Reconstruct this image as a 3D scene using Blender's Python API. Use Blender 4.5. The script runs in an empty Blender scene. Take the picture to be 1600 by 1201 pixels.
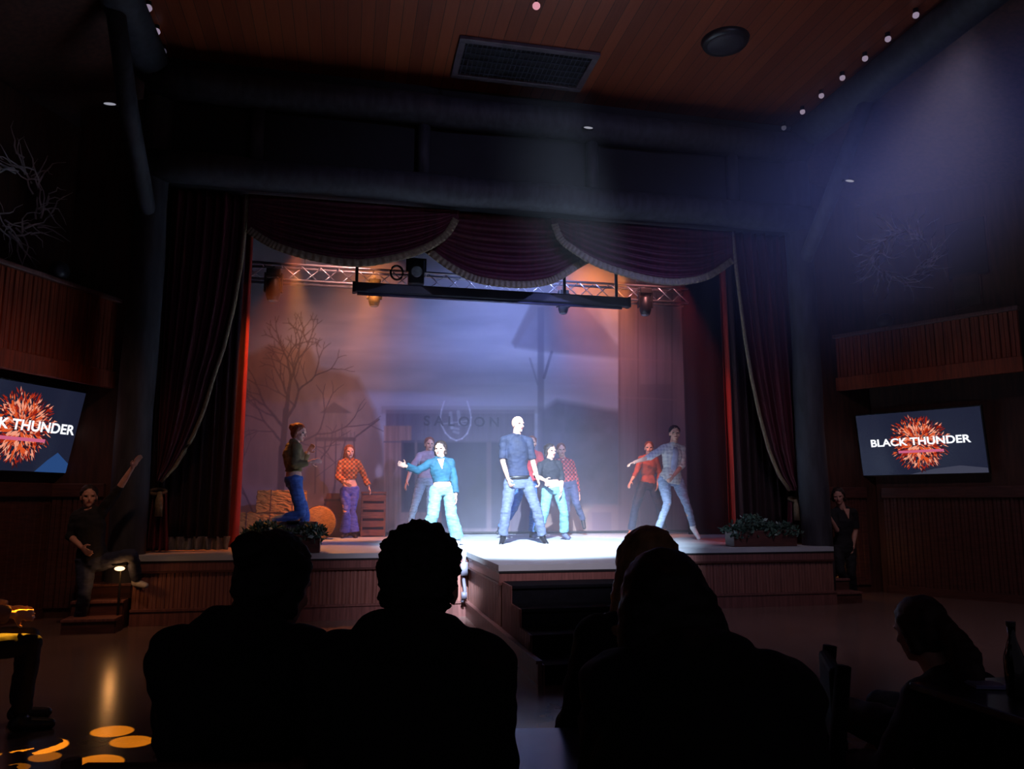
import bpy, bmesh, math, random
import numpy as np
from mathutils import Vector, Matrix, noise

S = bpy.context.scene
COL = S.collection
random.seed(7)
PI = math.pi
R = math.radians

# ------------------------------------------------------------------ camera
F, CX, CY = 1202.0, 800.0, 600.5
YAW, PIT, CAMZ = R(12.06), R(8.63), 1.40
cd = bpy.data.cameras.new('camera')
cam = bpy.data.objects.new('camera', cd); COL.objects.link(cam)
cam.location = (0, 0, CAMZ)
cam.rotation_euler = (PI/2 + PIT, 0, -YAW)
cd.sensor_width = 36; cd.lens = F/1600*36; cd.clip_start = .05; cd.clip_end = 100
S.camera = cam
FW = Vector((math.sin(YAW)*math.cos(PIT), math.cos(YAW)*math.cos(PIT), math.sin(PIT)))
RT = Vector((math.cos(YAW), -math.sin(YAW), 0)); UP = RT.cross(FW)
C0 = Vector((0, 0, CAMZ))
def ray(px, py): return FW + RT*((px-CX)/F) - UP*((py-CY)/F)
def W(px, py, y=None, z=None):
    d = ray(px, py)
    if y is not None: return C0 + d*(y/d.y)
    return C0 + d*((z-CAMZ)/d.z)

# ------------------------------------------------------------------ view, world, lights
S.view_settings.view_transform = 'Standard'; S.view_settings.look = 'None'
S.view_settings.gamma = 1; S.view_settings.exposure = 0.0
S.view_settings.use_curve_mapping = False
cy = S.cycles
cy.use_denoising = True; cy.max_bounces = 5; cy.diffuse_bounces = 3; cy.glossy_bounces = 2
cy.transmission_bounces = 2; cy.volume_bounces = 0; cy.caustics_reflective = False; cy.caustics_refractive = False
cy.sample_clamp_indirect = 3.0; cy.use_light_tree = True
w = bpy.data.worlds.new('world'); S.world = w; w.use_nodes = True
w.node_tree.nodes['Background'].inputs[0].default_value = (0.55, 0.45, 0.6, 1)
w.node_tree.nodes['Background'].inputs[1].default_value = 0.05

def spot(name, loc, target, power, color, angle, blend=.3, size=.06):
    l = bpy.data.lights.new(name, 'SPOT'); l.energy = power; l.color = color
    l.spot_size = R(angle); l.spot_blend = blend; l.shadow_soft_size = size
    o = bpy.data.objects.new(name, l); COL.objects.link(o)
    o.location = loc
    o.rotation_euler = (Vector(target)-Vector(loc)).to_track_quat('-Z', 'Y').to_euler()
    return o
def point(name, loc, power, color, size=.05):
    l = bpy.data.lights.new(name, 'POINT'); l.energy = power; l.color = color; l.shadow_soft_size = size
    o = bpy.data.objects.new(name, l); COL.objects.link(o); o.location = loc
    return o
SZ = .78          # stage deck height
YB = 14.7         # painted backdrop
# front-of-house follow spots on the dancers
spot('follow_spot_light', (.3, 3.2, 6.7), (2.6, 10.7, 1.1), 38000, (.66, .80, 1), 28, .75, .08)
spot('front_wash_light', (1.2, 1.6, 6.3), (1.9, 9.6, .5), 2300, (.95, .76, .88), 27, 1, .15)
spot('house_spot_light', (7.8, 2.5, 6.3), (2.4, 11.5, 2.3), 4200, (.26, .32, 1), 33, 1, .08)
spot('house_spot_light_low', (4.4, .2, 6.6), (3.0, 10.3, 3.8), 650, (.45, .5, 1), 56, 1, .1)
# washes hung on the lighting truss
spot('blue_wash_light', (3.0, 11.6, 5.9), (3.1, 14.7, 3.2), 760, (.34, .43, 1), 110, 1, .2)
spot('mauve_wash_light', (-.6, 11.9, 5.8), (.0, 14.7, 2.6), 230, (1, .42, .35), 85, .9, .12)
spot('red_wash_light', (5.0, 11.9, 5.8), (5.6, 14.7, 2.6), 150, (1, .34, .34), 70, .9, .12)
spot('amber_light', (.35, 12.15, 5.2), (-.1, 13.7, .9), 1700, (1, .28, .05), 38, .9, .08)
spot('amber_back_light', (-.9, 12.3, 5.1), (-.4, 10.8, 1.4), 900, (1, .30, .05), 30, .7, .08)
spot('amber_light_right', (4.55, 12.2, 5.5), (4.9, 13.6, 1.2), 1300, (1, .28, .05), 36, .9, .08)
spot('amber_truss_glow', (4.3, 13.3, 6.7), (4.95, 14.7, 5.3), 420, (1, .25, .02), 60, 1, .08)
spot('amber_truss_glow_left', (.35, 13.3, 6.7), (.4, 14.7, 5.4), 130, (1, .28, .06), 54, 1, .08)
spot('amber_leg_light', (-.7, 10.8, 5.0), (-1.72, 11.12, 2.0), 700, (1, .16, .02), 36, .9, .05)
spot('red_leg_light', (4.9, 10.8, 5.0), (5.75, 11.12, 2.0), 190, (1, .08, .06), 36, .9, .05)
# added fill lights without fixtures, brightening the ceiling and the hall sides
spot('warm_ceiling_fill_light', (2.6, 4.6, 4.9), (2.6, 6.6, 7.1), 28, (1, .42, .2), 150, 1, .15)
spot('warm_side_fill_light', (-1.9, 6.4, 5.6), (-3.2, 8.6, 0), 190, (1, .52, .33), 75, 1, .15)
spot('mauve_side_fill_light', (5.6, 5.6, 5.8), (6.6, 8.6, 0), 190, (1, .74, .86), 85, 1, .15)

# ------------------------------------------------------------------ materials
MATS = {}
def srgb(h):
    if isinstance(h, str):
        h = [int(h[i:i+2], 16)/255 for i in (0, 2, 4)]
    return tuple((c/12.92 if c <= .04045 else ((c+.055)/1.055)**2.4) for c in h)
def mat(name, col, rough=.7, var=.25, scale=6, stretch=(1, 1, 1), metal=0, bump=.0, spec=.4, emit=None, es=1, col2=None):
    if name in MATS: return MATS[name]
    m = bpy.data.materials.new(name); m.use_nodes = True; MATS[name] = m
    nt = m.node_tree; b = nt.nodes['Principled BSDF']
    c = srgb(col)
    b.inputs['Roughness'].default_value = rough; b.inputs['Metallic'].default_value = metal
    b.inputs['Specular IOR Level'].default_value = spec
    tc = nt.nodes.new('ShaderNodeTexCoord'); mp = nt.nodes.new('ShaderNodeMapping')
    mp.inputs['Scale'].default_value = stretch
    nz = nt.nodes.new('ShaderNodeTexNoise'); nz.inputs['Scale'].default_value = scale; nz.inputs['Detail'].default_value = 4
    nt.links.new(tc.outputs['Object'], mp.inputs[0]); nt.links.new(mp.outputs[0], nz.inputs['Vector'])
    rp = nt.nodes.new('ShaderNodeValToRGB')
    c2 = srgb(col2) if col2 else tuple(min(1, x*(1+var)) for x in c)
    c1 = c if col2 else tuple(x*(1-var) for x in c)
    rp.color_ramp.elements[0].position = .35; rp.color_ramp.elements[0].color = (*c1, 1)
    rp.color_ramp.elements[1].position = .65; rp.color_ramp.elements[1].color = (*c2, 1)
    nt.links.new(nz.outputs['Fac'], rp.inputs[0]); nt.links.new(rp.outputs[0], b.inputs['Base Color'])
    if bump:
        bp = nt.nodes.new('ShaderNodeBump'); bp.inputs['Strength'].default_value = bump; bp.inputs['Distance'].default_value = .01
        nt.links.new(nz.outputs['Fac'], bp.inputs['Height']); nt.links.new(bp.outputs[0], b.inputs['Normal'])
    if emit:
        b.inputs['Emission Color'].default_value = (*srgb(emit), 1); b.inputs['Emission Strength'].default_value = es
    return m
def plaid(name, c1, c2, c3, freq=26):
    if name in MATS: return MATS[name]
    m = bpy.data.materials.new(name); m.use_nodes = True; MATS[name] = m
    nt = m.node_tree; b = nt.nodes['Principled BSDF']; b.inputs['Roughness'].default_value = .9
    tc = nt.nodes.new('ShaderNodeTexCoord'); sx = nt.nodes.new('ShaderNodeSeparateXYZ')
    nt.links.new(tc.outputs['Object'], sx.inputs[0])
    def wave(out, f, th):
        mu = nt.nodes.new('ShaderNodeMath'); mu.operation = 'MULTIPLY'; mu.inputs[1].default_value = f
        nt.links.new(out, mu.inputs[0]); fr = nt.nodes.new('ShaderNodeMath'); fr.operation = 'FRACT'; nt.links.new(mu.outputs[0], fr.inputs[0])
        gt = nt.nodes.new('ShaderNodeMath'); gt.operation = 'GREATER_THAN'; gt.inputs[1].default_value = th; nt.links.new(fr.outputs[0], gt.inputs[0])
        return gt.outputs[0]
    ad = nt.nodes.new('ShaderNodeMath'); nt.links.new(wave(sx.outputs['Z'], freq*.5, .55), ad.inputs[0]); nt.links.new(wave(sx.outputs['X'], freq*.5, .55), ad.inputs[1])
    hf = nt.nodes.new('ShaderNodeMath'); hf.operation = 'MULTIPLY'; hf.inputs[1].default_value = .5; nt.links.new(ad.outputs[0], hf.inputs[0])
    rp = nt.nodes.new('ShaderNodeValToRGB'); rp.color_ramp.interpolation = 'CONSTANT'
    e = rp.color_ramp.elements; e[0].color = (*srgb(c1), 1); e[1].position = .3; e[1].color = (*srgb(c2), 1)
    n = e.new(.8); n.color = (*srgb(c3), 1)
    nt.links.new(hf.outputs[0], rp.inputs[0]); nt.links.new(rp.outputs[0], b.inputs['Base Color'])
    return m
def planks(name, c1, c2, width, axis='X', rough=.5, spec=.4):
    """boards of the given width laid side by side along one axis, grain along the other"""
    if name in MATS: return MATS[name]
    m = bpy.data.materials.new(name); m.use_nodes = True; MATS[name] = m
    nt = m.node_tree; b = nt.nodes['Principled BSDF']; b.inputs['Roughness'].default_value = rough; b.inputs['Specular IOR Level'].default_value = spec
    tc = nt.nodes.new('ShaderNodeTexCoord'); sx = nt.nodes.new('ShaderNodeSeparateXYZ'); nt.links.new(tc.outputs['Object'], sx.inputs[0])
    def mth(op, a, v=None, bb=None):
        n = nt.nodes.new('ShaderNodeMath'); n.operation = op; nt.links.new(a, n.inputs[0])
        if v is not None: n.inputs[1].default_value = v
        if bb is not None: nt.links.new(bb, n.inputs[1])
        return n.outputs[0]
    u = mth('DIVIDE', sx.outputs[axis], width); idx = mth('FLOOR', u); fr = mth('FRACT', u)
    wn = nt.nodes.new('ShaderNodeTexWhiteNoise'); wn.noise_dimensions = '1D'; nt.links.new(idx, wn.inputs['W'])
    mp = nt.nodes.new('ShaderNodeMapping'); mp.inputs['Scale'].default_value = (14, .8, 14) if axis == 'X' else (.8, 14, 14)
    nt.links.new(tc.outputs['Object'], mp.inputs[0])
    nz = nt.nodes.new('ShaderNodeTexNoise'); nz.inputs['Scale'].default_value = 2.5; nz.inputs['Detail'].default_value = 5; nt.links.new(mp.outputs[0], nz.inputs['Vector'])
    mix = mth('MULTIPLY', wn.outputs['Value'], .55); mix2 = mth('MULTIPLY', nz.outputs['Fac'], .5)
    s = mth('ADD', mix, bb=mix2)
    rp = nt.nodes.new('ShaderNodeValToRGB'); rp.color_ramp.elements[0].color = (*srgb(c1), 1); rp.color_ramp.elements[1].color = (*srgb(c2), 1)
    nt.links.new(s, rp.inputs[0])
    gap = mth('GREATER_THAN', fr, .05)
    mx = nt.nodes.new('ShaderNodeMix'); mx.data_type = 'RGBA'; mx.inputs['A'].default_value = (*[x*.35 for x in srgb(c1)], 1)
    nt.links.new(gap, mx.inputs['Factor']); nt.links.new(rp.outputs[0], mx.inputs['B']); nt.links.new(mx.outputs['Result'], b.inputs['Base Color'])
    bp = nt.nodes.new('ShaderNodeBump'); bp.inputs['Strength'].default_value = .4; bp.inputs['Distance'].default_value = .01
    nt.links.new(gap, bp.inputs['Height']); nt.links.new(bp.outputs[0], b.inputs['Normal'])
    return m
def emis(name, col, s=1.0):
    if name in MATS: return MATS[name]
    m = bpy.data.materials.new(name); m.use_nodes = True; MATS[name] = m
    nt = m.node_tree; nt.nodes.clear(); o = nt.nodes.new('ShaderNodeOutputMaterial'); e = nt.nodes.new('ShaderNodeEmission')
    e.inputs[0].default_value = (*srgb(col), 1); e.inputs[1].default_value = s; nt.links.new(e.outputs[0], o.inputs[0])
    return m

M_floor = mat('polished_floor', '6a5550', .22, .12, 3, spec=.5)
M_deck = mat('stage_deck_paint', 'a6aeb4', .5, .08, 2.5, spec=.35)
M_ceil = planks('ceiling_boards', '5c2513', '8a4324', .16, 'X', .45)
M_wood = mat('stained_wood', '6e4844', .45, .25, 5, (8, 8, .6), spec=.4)
M_wooddk = mat('dark_stained_wood', '4b2b26', .5, .25, 5, (1, 1, 8))
M_bead = mat('beadboard_wood', '7c544c', .45, .22, 4, (10, 10, .5))
M_beadr = mat('balcony_wood', '8a3c20', .5, .3, 4, (10, 10, .5))
M_log = mat('dark_log_timber', '303036', .7, .3, 4, (3, 3, .6), bump=.3)
M_dark = mat('black_painted_panel', '17171c', .8, .2, 3)
M_wall = mat('brown_boarded_wall', '44261c', .6, .3, 3, (6, 6, .6))
M_black = mat('black_metal', '121214', .45, .1, 10, spec=.5)
M_stepblk = mat('black_step_covering', '0b0d14', .8, .2, 12, spec=.12)
M_velvet = mat('crimson_velvet', '420d1a', .75, .35, 3, (6, 6, .4))
M_velvdk = mat('dark_red_velvet', '20080c', .85, .35, 3, (8, 8, .3))
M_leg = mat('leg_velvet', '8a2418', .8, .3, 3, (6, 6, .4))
M_gold = mat('gold_fringe', '71634a', .7, .2, 30, (1, 1, 1), bump=.4)
M_truss = mat('truss_aluminium', 'b9b9c4', .35, .1, 10, metal=.8)
M_screen = mat('projector_screen_case', '26262e', .4, .1, 8)
M_hay = mat('straw', 'a2712e', .9, .4, 25, (1, 1, 6), bump=.6)
M_leaf = mat('plant_leaves', '3e5a4c', .6, .4, 10)
M_leafpale = mat('pale_leaves', '8aa39a', .6, .3, 10)
M_crate = mat('crate_wood', '7a4a35', .7, .3, 6, (1, 1, 6))
M_legblk = mat('black_masking_drape', '17171f', .9, .2, 4, (8, 8, .4))

# ------------------------------------------------------------------ helpers
def tag(o, label=None, cat=None, group=None, kind=None):
    if label: o['label'] = label
    if cat: o['category'] = cat
    if group: o['group'] = group
    if kind: o['kind'] = kind
    return o
def thing(name, label, cat, loc=(0, 0, 0), rz=0, group=None):
    o = bpy.data.objects.new(name, None); COL.objects.link(o); o.location = loc; o.rotation_euler = (0, 0, rz)
    o.empty_display_size = .1
    return tag(o, label, cat, group)
def link(name, me, m=None, parent=None, smooth=False):
    o = bpy.data.objects.new(name, me); COL.objects.link(o)
    if m is not None:
        for x in (m if isinstance(m, (list, tuple)) else [m]): me.materials.append(x)
    if parent: o.parent = parent
    if smooth: me.shade_smooth()
    return o
def obj(name, bm, m, parent=None, smooth=False):
    me = bpy.data.meshes.new(name); bmesh.ops.recalc_face_normals(bm, faces=bm.faces[:]) ; bm.to_mesh(me); bm.free()
    return link(name, me, m, parent, smooth)
def struct(name, bm, m, smooth=False): return tag(obj(name, bm, m, None, smooth), kind='structure')
def box(bm, x0, x1, y0, y1, z0, z1, mtx=None, bev=0):
    vs = [bm.verts.new((x, y, z)) for x in (x0, x1) for y in (y0, y1) for z in (z0, z1)]
    fs = [(0, 1, 3, 2), (4, 6, 7, 5), (0, 4, 5, 1), (2, 3, 7, 6), (0, 2, 6, 4), (1, 5, 7, 3)]
    nf = [bm.faces.new([vs[i] for i in f]) for f in fs]
    if mtx: bmesh.ops.transform(bm, matrix=mtx, verts=vs)
    if bev:
        es = list({e for f in nf for e in f.edges}); bmesh.ops.bevel(bm, geom=es, offset=bev, segments=2, affect='EDGES', profile=.5)
def bx(*a, **k):
    bm = bmesh.new(); box(bm, *a, **k); return bm
def tube(bm, pts, rad, n=10, cap=True):
    pts = [Vector(p) for p in pts]; rings = []
    for i, p in enumerate(pts):
        d = (pts[min(i+1, len(pts)-1)] - pts[max(i-1, 0)]).normalized()
        a = d.cross(Vector((0, 0, 1))) if abs(d.z) < .9 else d.cross(Vector((1, 0, 0))); a.normalize(); b = d.cross(a)
        r = rad[i] if isinstance(rad, (list, tuple)) else rad
        rings.append([bm.verts.new(p + (a*math.cos(2*PI*k/n)+b*math.sin(2*PI*k/n))*r) for k in range(n)])
    for r0, r1 in zip(rings, rings[1:]):
        for k in range(n): bm.faces.new((r0[k], r0[(k+1) % n], r1[(k+1) % n], r1[k]))
    if cap: bm.faces.new(rings[0]); bm.faces.new(rings[-1])
def tb(pts, rad, n=10):
    bm = bmesh.new(); tube(bm, pts, rad, n); return bm
def ball(bm, c, r, n=12, m=8, sc=(1, 1, 1), rot=None):
    t = Matrix.Translation(Vector(c)) @ (rot.to_4x4() if rot else Matrix()) @ Matrix.Diagonal((sc[0], sc[1], sc[2], 1))
    bmesh.ops.create_uvsphere(bm, u_segments=n, v_segments=m, radius=r, matrix=t)
def bead(bm, x0, x1, z0, z1, y=0, pitch=.085, depth=.012, thick=.03):
    """tongue-and-groove boards standing upright, faces towards -Y"""
    n = max(1, round((x1-x0)/pitch)); p = (x1-x0)/n; prof = []
    for i in range(n):
        a = x0+i*p; prof += [(a, y+depth), (a+.012, y), (a+p*.5-.004, y), (a+p*.5, y+depth*.5), (a+p*.5+.004, y), (a+p-.012, y)]
    prof.append((x1, y+depth)); prof += [(x1, y+thick), (x0, y+thick)]
    lo = [bm.verts.new((u, v, z0)) for u, v in prof]; hi = [bm.verts.new((u, v, z1)) for u, v in prof]
    k = len(prof)
    for i in range(k): bm.faces.new((lo[i], lo[(i+1) % k], hi[(i+1) % k], hi[i]))
    bm.faces.new(lo); bm.faces.new(hi)
def grid(name, fn, nu, nv, m, parent=None, thick=0.0):
    me = bpy.data.meshes.new(name); vs = [fn(i/nu, j/nv) for j in range(nv+1) for i in range(nu+1)]
    fs = [(j*(nu+1)+i, j*(nu+1)+i+1, (j+1)*(nu+1)+i+1, (j+1)*(nu+1)+i) for j in range(nv) for i in range(nu)]
    me.from_pydata([tuple(v) for v in vs], [], fs); o = link(name, me, m, parent, True)
    if thick:
        s = o.modifiers.new('solid', 'SOLIDIFY'); s.thickness = thick; s.offset = 0
    return o
def interp(pts, t):
    """piecewise (smooth) curve through pts, t by first coordinate"""
    for (a, b), (c, d) in zip(pts, pts[1:]):
        if t <= c:
            k = (t-a)/(c-a); return b+(d-b)*k
    return pts[-1][1]
def letters(name, txt, size, m, parent, loc, rot, ext=.0, align='CENTER', bold=0, sx=1):
    cu = bpy.data.curves.new(name, 'FONT'); cu.body = txt; cu.size = size; cu.extrude = ext; cu.align_x = align; cu.align_y = 'CENTER'
    cu.offset = bold
    t = bpy.data.objects.new('t', cu); COL.objects.link(t); bpy.context.view_layer.update()
    me = bpy.data.meshes.new_from_object(t.evaluated_get(bpy.context.evaluated_depsgraph_get()))
    bpy.data.objects.remove(t); bpy.data.curves.remove(cu)
    o = link(name, me, m, parent); o.location = loc; o.rotation_euler = rot; o.scale = (sx, 1, 1)
    return o

# ------------------------------------------------------------------ the hall
PX0, PX1, PY = -2.53, 6.60, 10.05      # log posts either side of the stage
XL0, XR0 = -2.62, 6.70
CEILZ = 7.15
struct('floor', bx(-9, 14, -3, 15.2, -.1, 0), M_floor)
bm = bmesh.new(); box(bm, XL0, XR0, -3, 10.2, CEILZ, CEILZ+.1); struct('ceiling', bm, M_ceil)
for s, nm, x0, x1 in ((-1, 'ceiling_side_left', XL0, -8.6), (1, 'ceiling_side_right', XR0, 13.4)):
    bm = bmesh.new()
    v = [bm.verts.new(p) for p in ((x0, -3, 6.9), (x0, 11.5, 6.9), (x1, 11.5, 4.7), (x1, -3, 4.7), (x0, -3, 7.0), (x0, 11.5, 7.0), (x1, 11.5, 4.8), (x1, -3, 4.8))]
    for f in ((0, 1, 2, 3), (7, 6, 5, 4), (0, 4, 5, 1), (1, 5, 6, 2), (2, 6, 7, 3), (3, 7, 4, 0)): bm.faces.new([v[i] for i in f])
    struct(nm, bm, M_wall)
# side walls run back towards the stage at an angle; frames: local X = to the right in view, -Y faces the hall
AL, AR = R(63.2), R(-60)
OL, OR = Vector((-3.95, 9.9, 0)), Vector((8.75, 10.0, 0))
def wallbox(name, O, a, x0, x1, z1):
    o = struct(name, bx(x0, x1, 0, .12, 0, z1), M_wall); o.location = O; o.rotation_euler = (0, 0, a); return o
wallbox('wall_left', OL, AL, -9, 1.0, 6.3); wallbox('wall_right', OR, AR, -1.0, 9, 6.3)
struct('wall_stage_left', bx(-3.62, XL0, 10.6, 10.72, 0, 6.9), M_wall)
struct('wall_stage_right', bx(XR0, 8.35, 10.9, 11.02, 0, 6.9), M_wall)
struct('wall_front', bx(-3.2, 8, 14.95, 15.05, 0, 7.2), M_dark)
struct('wall_wing_left', bx(-3.3, -3.2, 10.72, 14.95, 0, 7.2), M_dark)
struct('wall_wing_right', bx(8, 8.1, 11.02, 14.95, 0, 7.2), M_dark)
struct('ceiling_stage', bx(-3.3, 8.1, 10.36, 15.05, 7.2, 7.3), M_dark)

# header over the stage: two log beams, dark infill between, short posts
bm = bmesh.new(); box(bm, XL0, XR0, 10.06, 10.34, 5.45, 7.15); struct('wall_header', bm, M_dark)
def log_h(name, x0, x1, y, z, r, label, m=M_log):
    return tag(obj(name, tb([(x0+(x1-x0)*i/12, y, z+.012*math.sin(i*2.1)) for i in range(13)], [r*(1+.03*math.sin(i*1.7)) for i in range(13)], 18), m, None, True), label, 'beam')
log_h('log_beam', PX0-.1, PX1+.1, 9.95, 5.6, .2, 'lower dark log beam directly above the red valance')
log_h('log_beam', PX0-.1, PX1+.1, 9.93, 6.72, .22, 'upper dark log beam just under the boarded ceiling above the stage')
for k, px in enumerate((400, 662, 925, 1143)):
    x = W(px, 250, y=9.98).x
    tag(obj('short_post', tb([(x, 9.98, 5.78), (x, 9.98, 6.52)], .09, 14), M_log, None, True),
        ['short upright log between the header beams, above the left curtain tip', 'short upright log between the header beams, above the meeting of left and middle swags',
         'short upright log between the header beams, right of the ceiling vent', 'short upright log between the header beams, above the right curtain tip'][k], 'post', 'short posts between the header beams')
for s, x, nm in ((-1, PX0, 'left'), (1, PX1, 'right')):
    o = obj('log_post', tb([(x+.01*math.sin(i), PY, i*7.0/14) for i in range(15)], [.215-.002*i+.006*math.sin(i*2.3) for i in range(15)], 20), M_log, None, True)
    tag(o, f'tall dark log post at the {nm} side of the stage', 'post', 'log posts beside the stage')
    xb = XL0 if s < 0 else XR0
    o = obj('eave_beam', tb([(xb, -3+i*1.08, 6.93) for i in range(13)], .23, 18), M_log, None, True)
    tag(o, f'long dark log beam along the {nm} edge of the ceiling, carrying small bulbs', 'beam', 'beams along the ceiling edges')
    o = obj('knee_brace', tb([(x, 9.95, 4.95), (x+s*.1, 9.2, 5.9), (x+s*.12, 8.5, 6.75)], [.1, .11, .1], 14), M_log, None, True)
    tag(o, f'slanting log brace from the {nm} post up to the ceiling edge beam', 'brace', 'knee braces')

# bulbs along the ceiling edges
M_bulb = emis('edge_bulb_glow', 'b9a6c0', .55); M_bulb2 = emis('faint_bulb_glow', '7a7790', .25)
for k, (px, py) in enumerate(((1456, 25), (1412, 62), (1373, 92), (1337, 122), (1304, 150), (1274, 175), (1246, 200))):
    p = W(px, py, z=CEILZ-.06)
    t = thing('edge_lamp', 'small bulb on the right ceiling edge, ' + ['nearest the top of the frame', 'second down from the top', 'third down from the top', 'middle of the row of seven', 'third up from the stage', 'second up from the stage', 'faintest, in the corner by the stage header'][k], 'lamp', (XR0-.3, p.y, p.z), 0, 'bulbs along the right ceiling edge')
    bm = bmesh.new(); ball(bm, (0, 0, -.02), .038, 10, 8); obj('bulb', bm, M_bulb if k < 6 else M_bulb2, t, True)
    obj('socket', tb([(0, 0, 0), (0, 0, .06)], .03), M_black, t)
for k, (px, py) in enumerate(((232, 10), (245, 47), (255, 78))):
    p = W(px, py, z=CEILZ-.06)
    t = thing('edge_lamp', 'small bulb on the left ceiling edge, ' + ['topmost of three', 'middle of three', 'faint lowest of three by the header'][k], 'lamp', (p.x, p.y, p.z), 0, 'bulbs along the left ceiling edge')
    bm = bmesh.new(); ball(bm, (0, 0, -.02), .042, 10, 8); obj('bulb', bm, M_bulb if k < 2 else M_bulb2, t, True)
    obj('socket', tb([(0, 0, 0), (0, 0, .06)], .03), M_black, t)
# glints on the logs, made as small self-glowing beads on brackets
M_glint = emis('beam_glint_glow', 'c8c8d8', .5)
for (px, py, y, lab) in ((919, 200, 9.68, 'tiny self-glowing glint on the upper header beam right of the vent'), (1327, 283, 8.9, 'tiny self-glowing glint on the right slanting brace'), (172, 163, 8.9, 'tiny self-glowing glint near the left slanting brace')):
    p = W(px, py, y=y); t = thing('beam_glint', lab, 'lamp', p, 0, 'self-glowing glints on the beams')
    bm = bmesh.new()
    ball(bm, (0, -.01, 0), .015, 10, 6, (4.5, 1, 1))
    obj('bulb', bm, M_glint, t, True); obj('bracket', bx(-.08, .08, 0, .05, .005, .03), M_black, t)
# ceiling vent
q = [W(px, py, z=CEILZ-.01) for px, py in ((718, 57), (942, 82), (905, 138), (703, 120))]
vx0, vx1 = (q[0].x+q[3].x)/2, (q[1].x+q[2].x)/2; vy0, vy1 = (q[0].y+q[1].y)/2, (q[2].y+q[3].y)/2
t = thing('ceiling_vent', 'large rectangular grille set in the boarded ceiling', 'vent', ((vx0+vx1)/2, (vy0+vy1)/2, CEILZ))
hw, hh = (vx1-vx0)/2, abs(vy1-vy0)/2
bm = bmesh.new()
for a in ((-hw, hw, -hh, -hh+.09), (-hw, hw, hh-.09, hh), (-hw, -hw+.09, -hh+.09, hh-.09), (hw-.09, hw, -hh+.09, hh-.09)): box(bm, a[0], a[1], a[2], a[3], -.05, 0, bev=.008)
obj('frame', bm, mat('vent_frame', '4a4048', .5), t)
obj('backing', bx(-hw+.05, hw-.05, -hh+.05, hh-.05, -.012, -.002), M_dark, t)
bm = bmesh.new(); n = 26
for i in range(n):
    x = -hw+.1+(2*hw-.2)*(i+.5)/n; box(bm, -.006, .006, -hh+.09, hh-.09, -.035, 0, Matrix.Translation((x, 0, -.008)) @ Matrix.Rotation(.5, 4, 'Y'))
for i in range(5): y = -hh+.1+(2*hh-.2)*(i+.5)/5; box(bm, -hw+.09, hw-.09, y-.008, y+.008, -.04, -.03)
obj('grille', bm, mat('vent_grille', '3a3a48', .5, metal=.3), t)
p = W(1133, 63, z=CEILZ)
t = thing('ceiling_speaker', 'round dark speaker on the ceiling right of the vent', 'speaker', (p.x, p.y, CEILZ))
obj('ring', tb([(0, 0, 0), (0, 0, -.06)], [.3, .27], 32), M_black, t, True); bm = bmesh.new(); ball(bm, (0, 0, -.05), .24, 24, 8, (1, 1, .25)); obj('grille', bm, mat('speaker_mesh', '252027', .6, scale=60), t, True)
p = W(838, 8, z=CEILZ-.25)
t = thing('pendant_lamp', 'small pink glowing ceiling lamp at the top edge of the frame', 'lamp', p)
obj('stem', tb([(0, 0, .0), (0, 0, .25)], .012), M_black, t); bm = bmesh.new(); ball(bm, (0, 0, -.01), .045, 12, 8, (1, 1, .9)); obj('bulb', bm, emis('pink_bulb_glow', 'ffb0c0', .7), t, True)

# ------------------------------------------------------------------ side walls: wainscot, balcony, television, wreath
def loc_on(px, py, O, a, y):
    """local (x, z) where a view ray meets the wall frame's plane at local depth y"""
    X = Vector((math.cos(a), math.sin(a), 0)); Y = Vector((-math.sin(a), math.cos(a), 0)); d = ray(px, py)
    k = (O + Y*y - C0).dot(Y)/d.dot(Y); p = C0 + d*k
    return (p-O).dot(X), p.z
def side(O, a, nm, xa, xb):
    t = thing('wainscot', f'dark vertical boarding with a rail along the foot of the {nm} wall', 'wainscot', O, a, 'wall wainscots')
    bm = bmesh.new(); bead(bm, xa, xb, .12, 1.45, -.04, .11, .018, .038); obj('boarding', bm, M_wooddk, t)
    obj('rail', bx(xa, xb, -.09, -.001, 1.45, 1.62, bev=.012), M_wooddk, t); obj('skirting', bx(xa, xb, -.06, -.001, 0, .12), M_wooddk, t)
side(OL, AL, 'left', -5, .9); side(OR, AR, 'right', -.9, 5)
for (xa, xb, y, nm) in ((-3.55, -2.95, 10.6, 'left'), (7.0, 8.05, 10.9, 'right')):
    t = thing('wainscot', f'short stretch of dark boarding behind the log post at the {nm} of the stage', 'wainscot', ((xa+xb)/2, y, 0), 0, 'wall wainscots'); h_ = (xb-xa)/2
    bm = bmesh.new(); bead(bm, -h_, h_, .12, 1.45, -.04, .11, .018, .038); obj('boarding', bm, M_wooddk, t)
    obj('rail', bx(-h_, h_, -.08, -.001, 1.45, 1.62, bev=.012), M_wooddk, t)
def balcony(O, a, nm, c0, c1, depth, zt, zb, label):
    t = thing('balcony', label, 'balcony', O, a, 'balconies')
    x0, x1 = c0, c1
    bm = bmesh.new(); bead(bm, x0, x1, zb, zt, -depth, .12, .02, .04); obj('fascia', bm, M_beadr, t)
    obj('handrail', bx(x0-.02, x1+.02, -depth-.05, -depth+.09, zt, zt+.06, bev=.012), M_wood, t)
    obj('bottom_board', bx(x0-.01, x1+.01, -depth-.035, -depth+.04, zb-.22, zb+.0, bev=.01), M_beadr, t)
    obj('deck', bx(x0, x1, -depth+.04, -.001, zb-.15, zb-.02), M_wooddk, t)
    return t
xe, z1 = loc_on(197, 478, OL, AL, -.55); _, z0 = loc_on(188, 583, OL, AL, -.55)
balcony(OL, AL, 'left', -5, xe, .55, z1, z0, 'reddish boarded balcony front at the left, above the cropped television')
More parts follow.
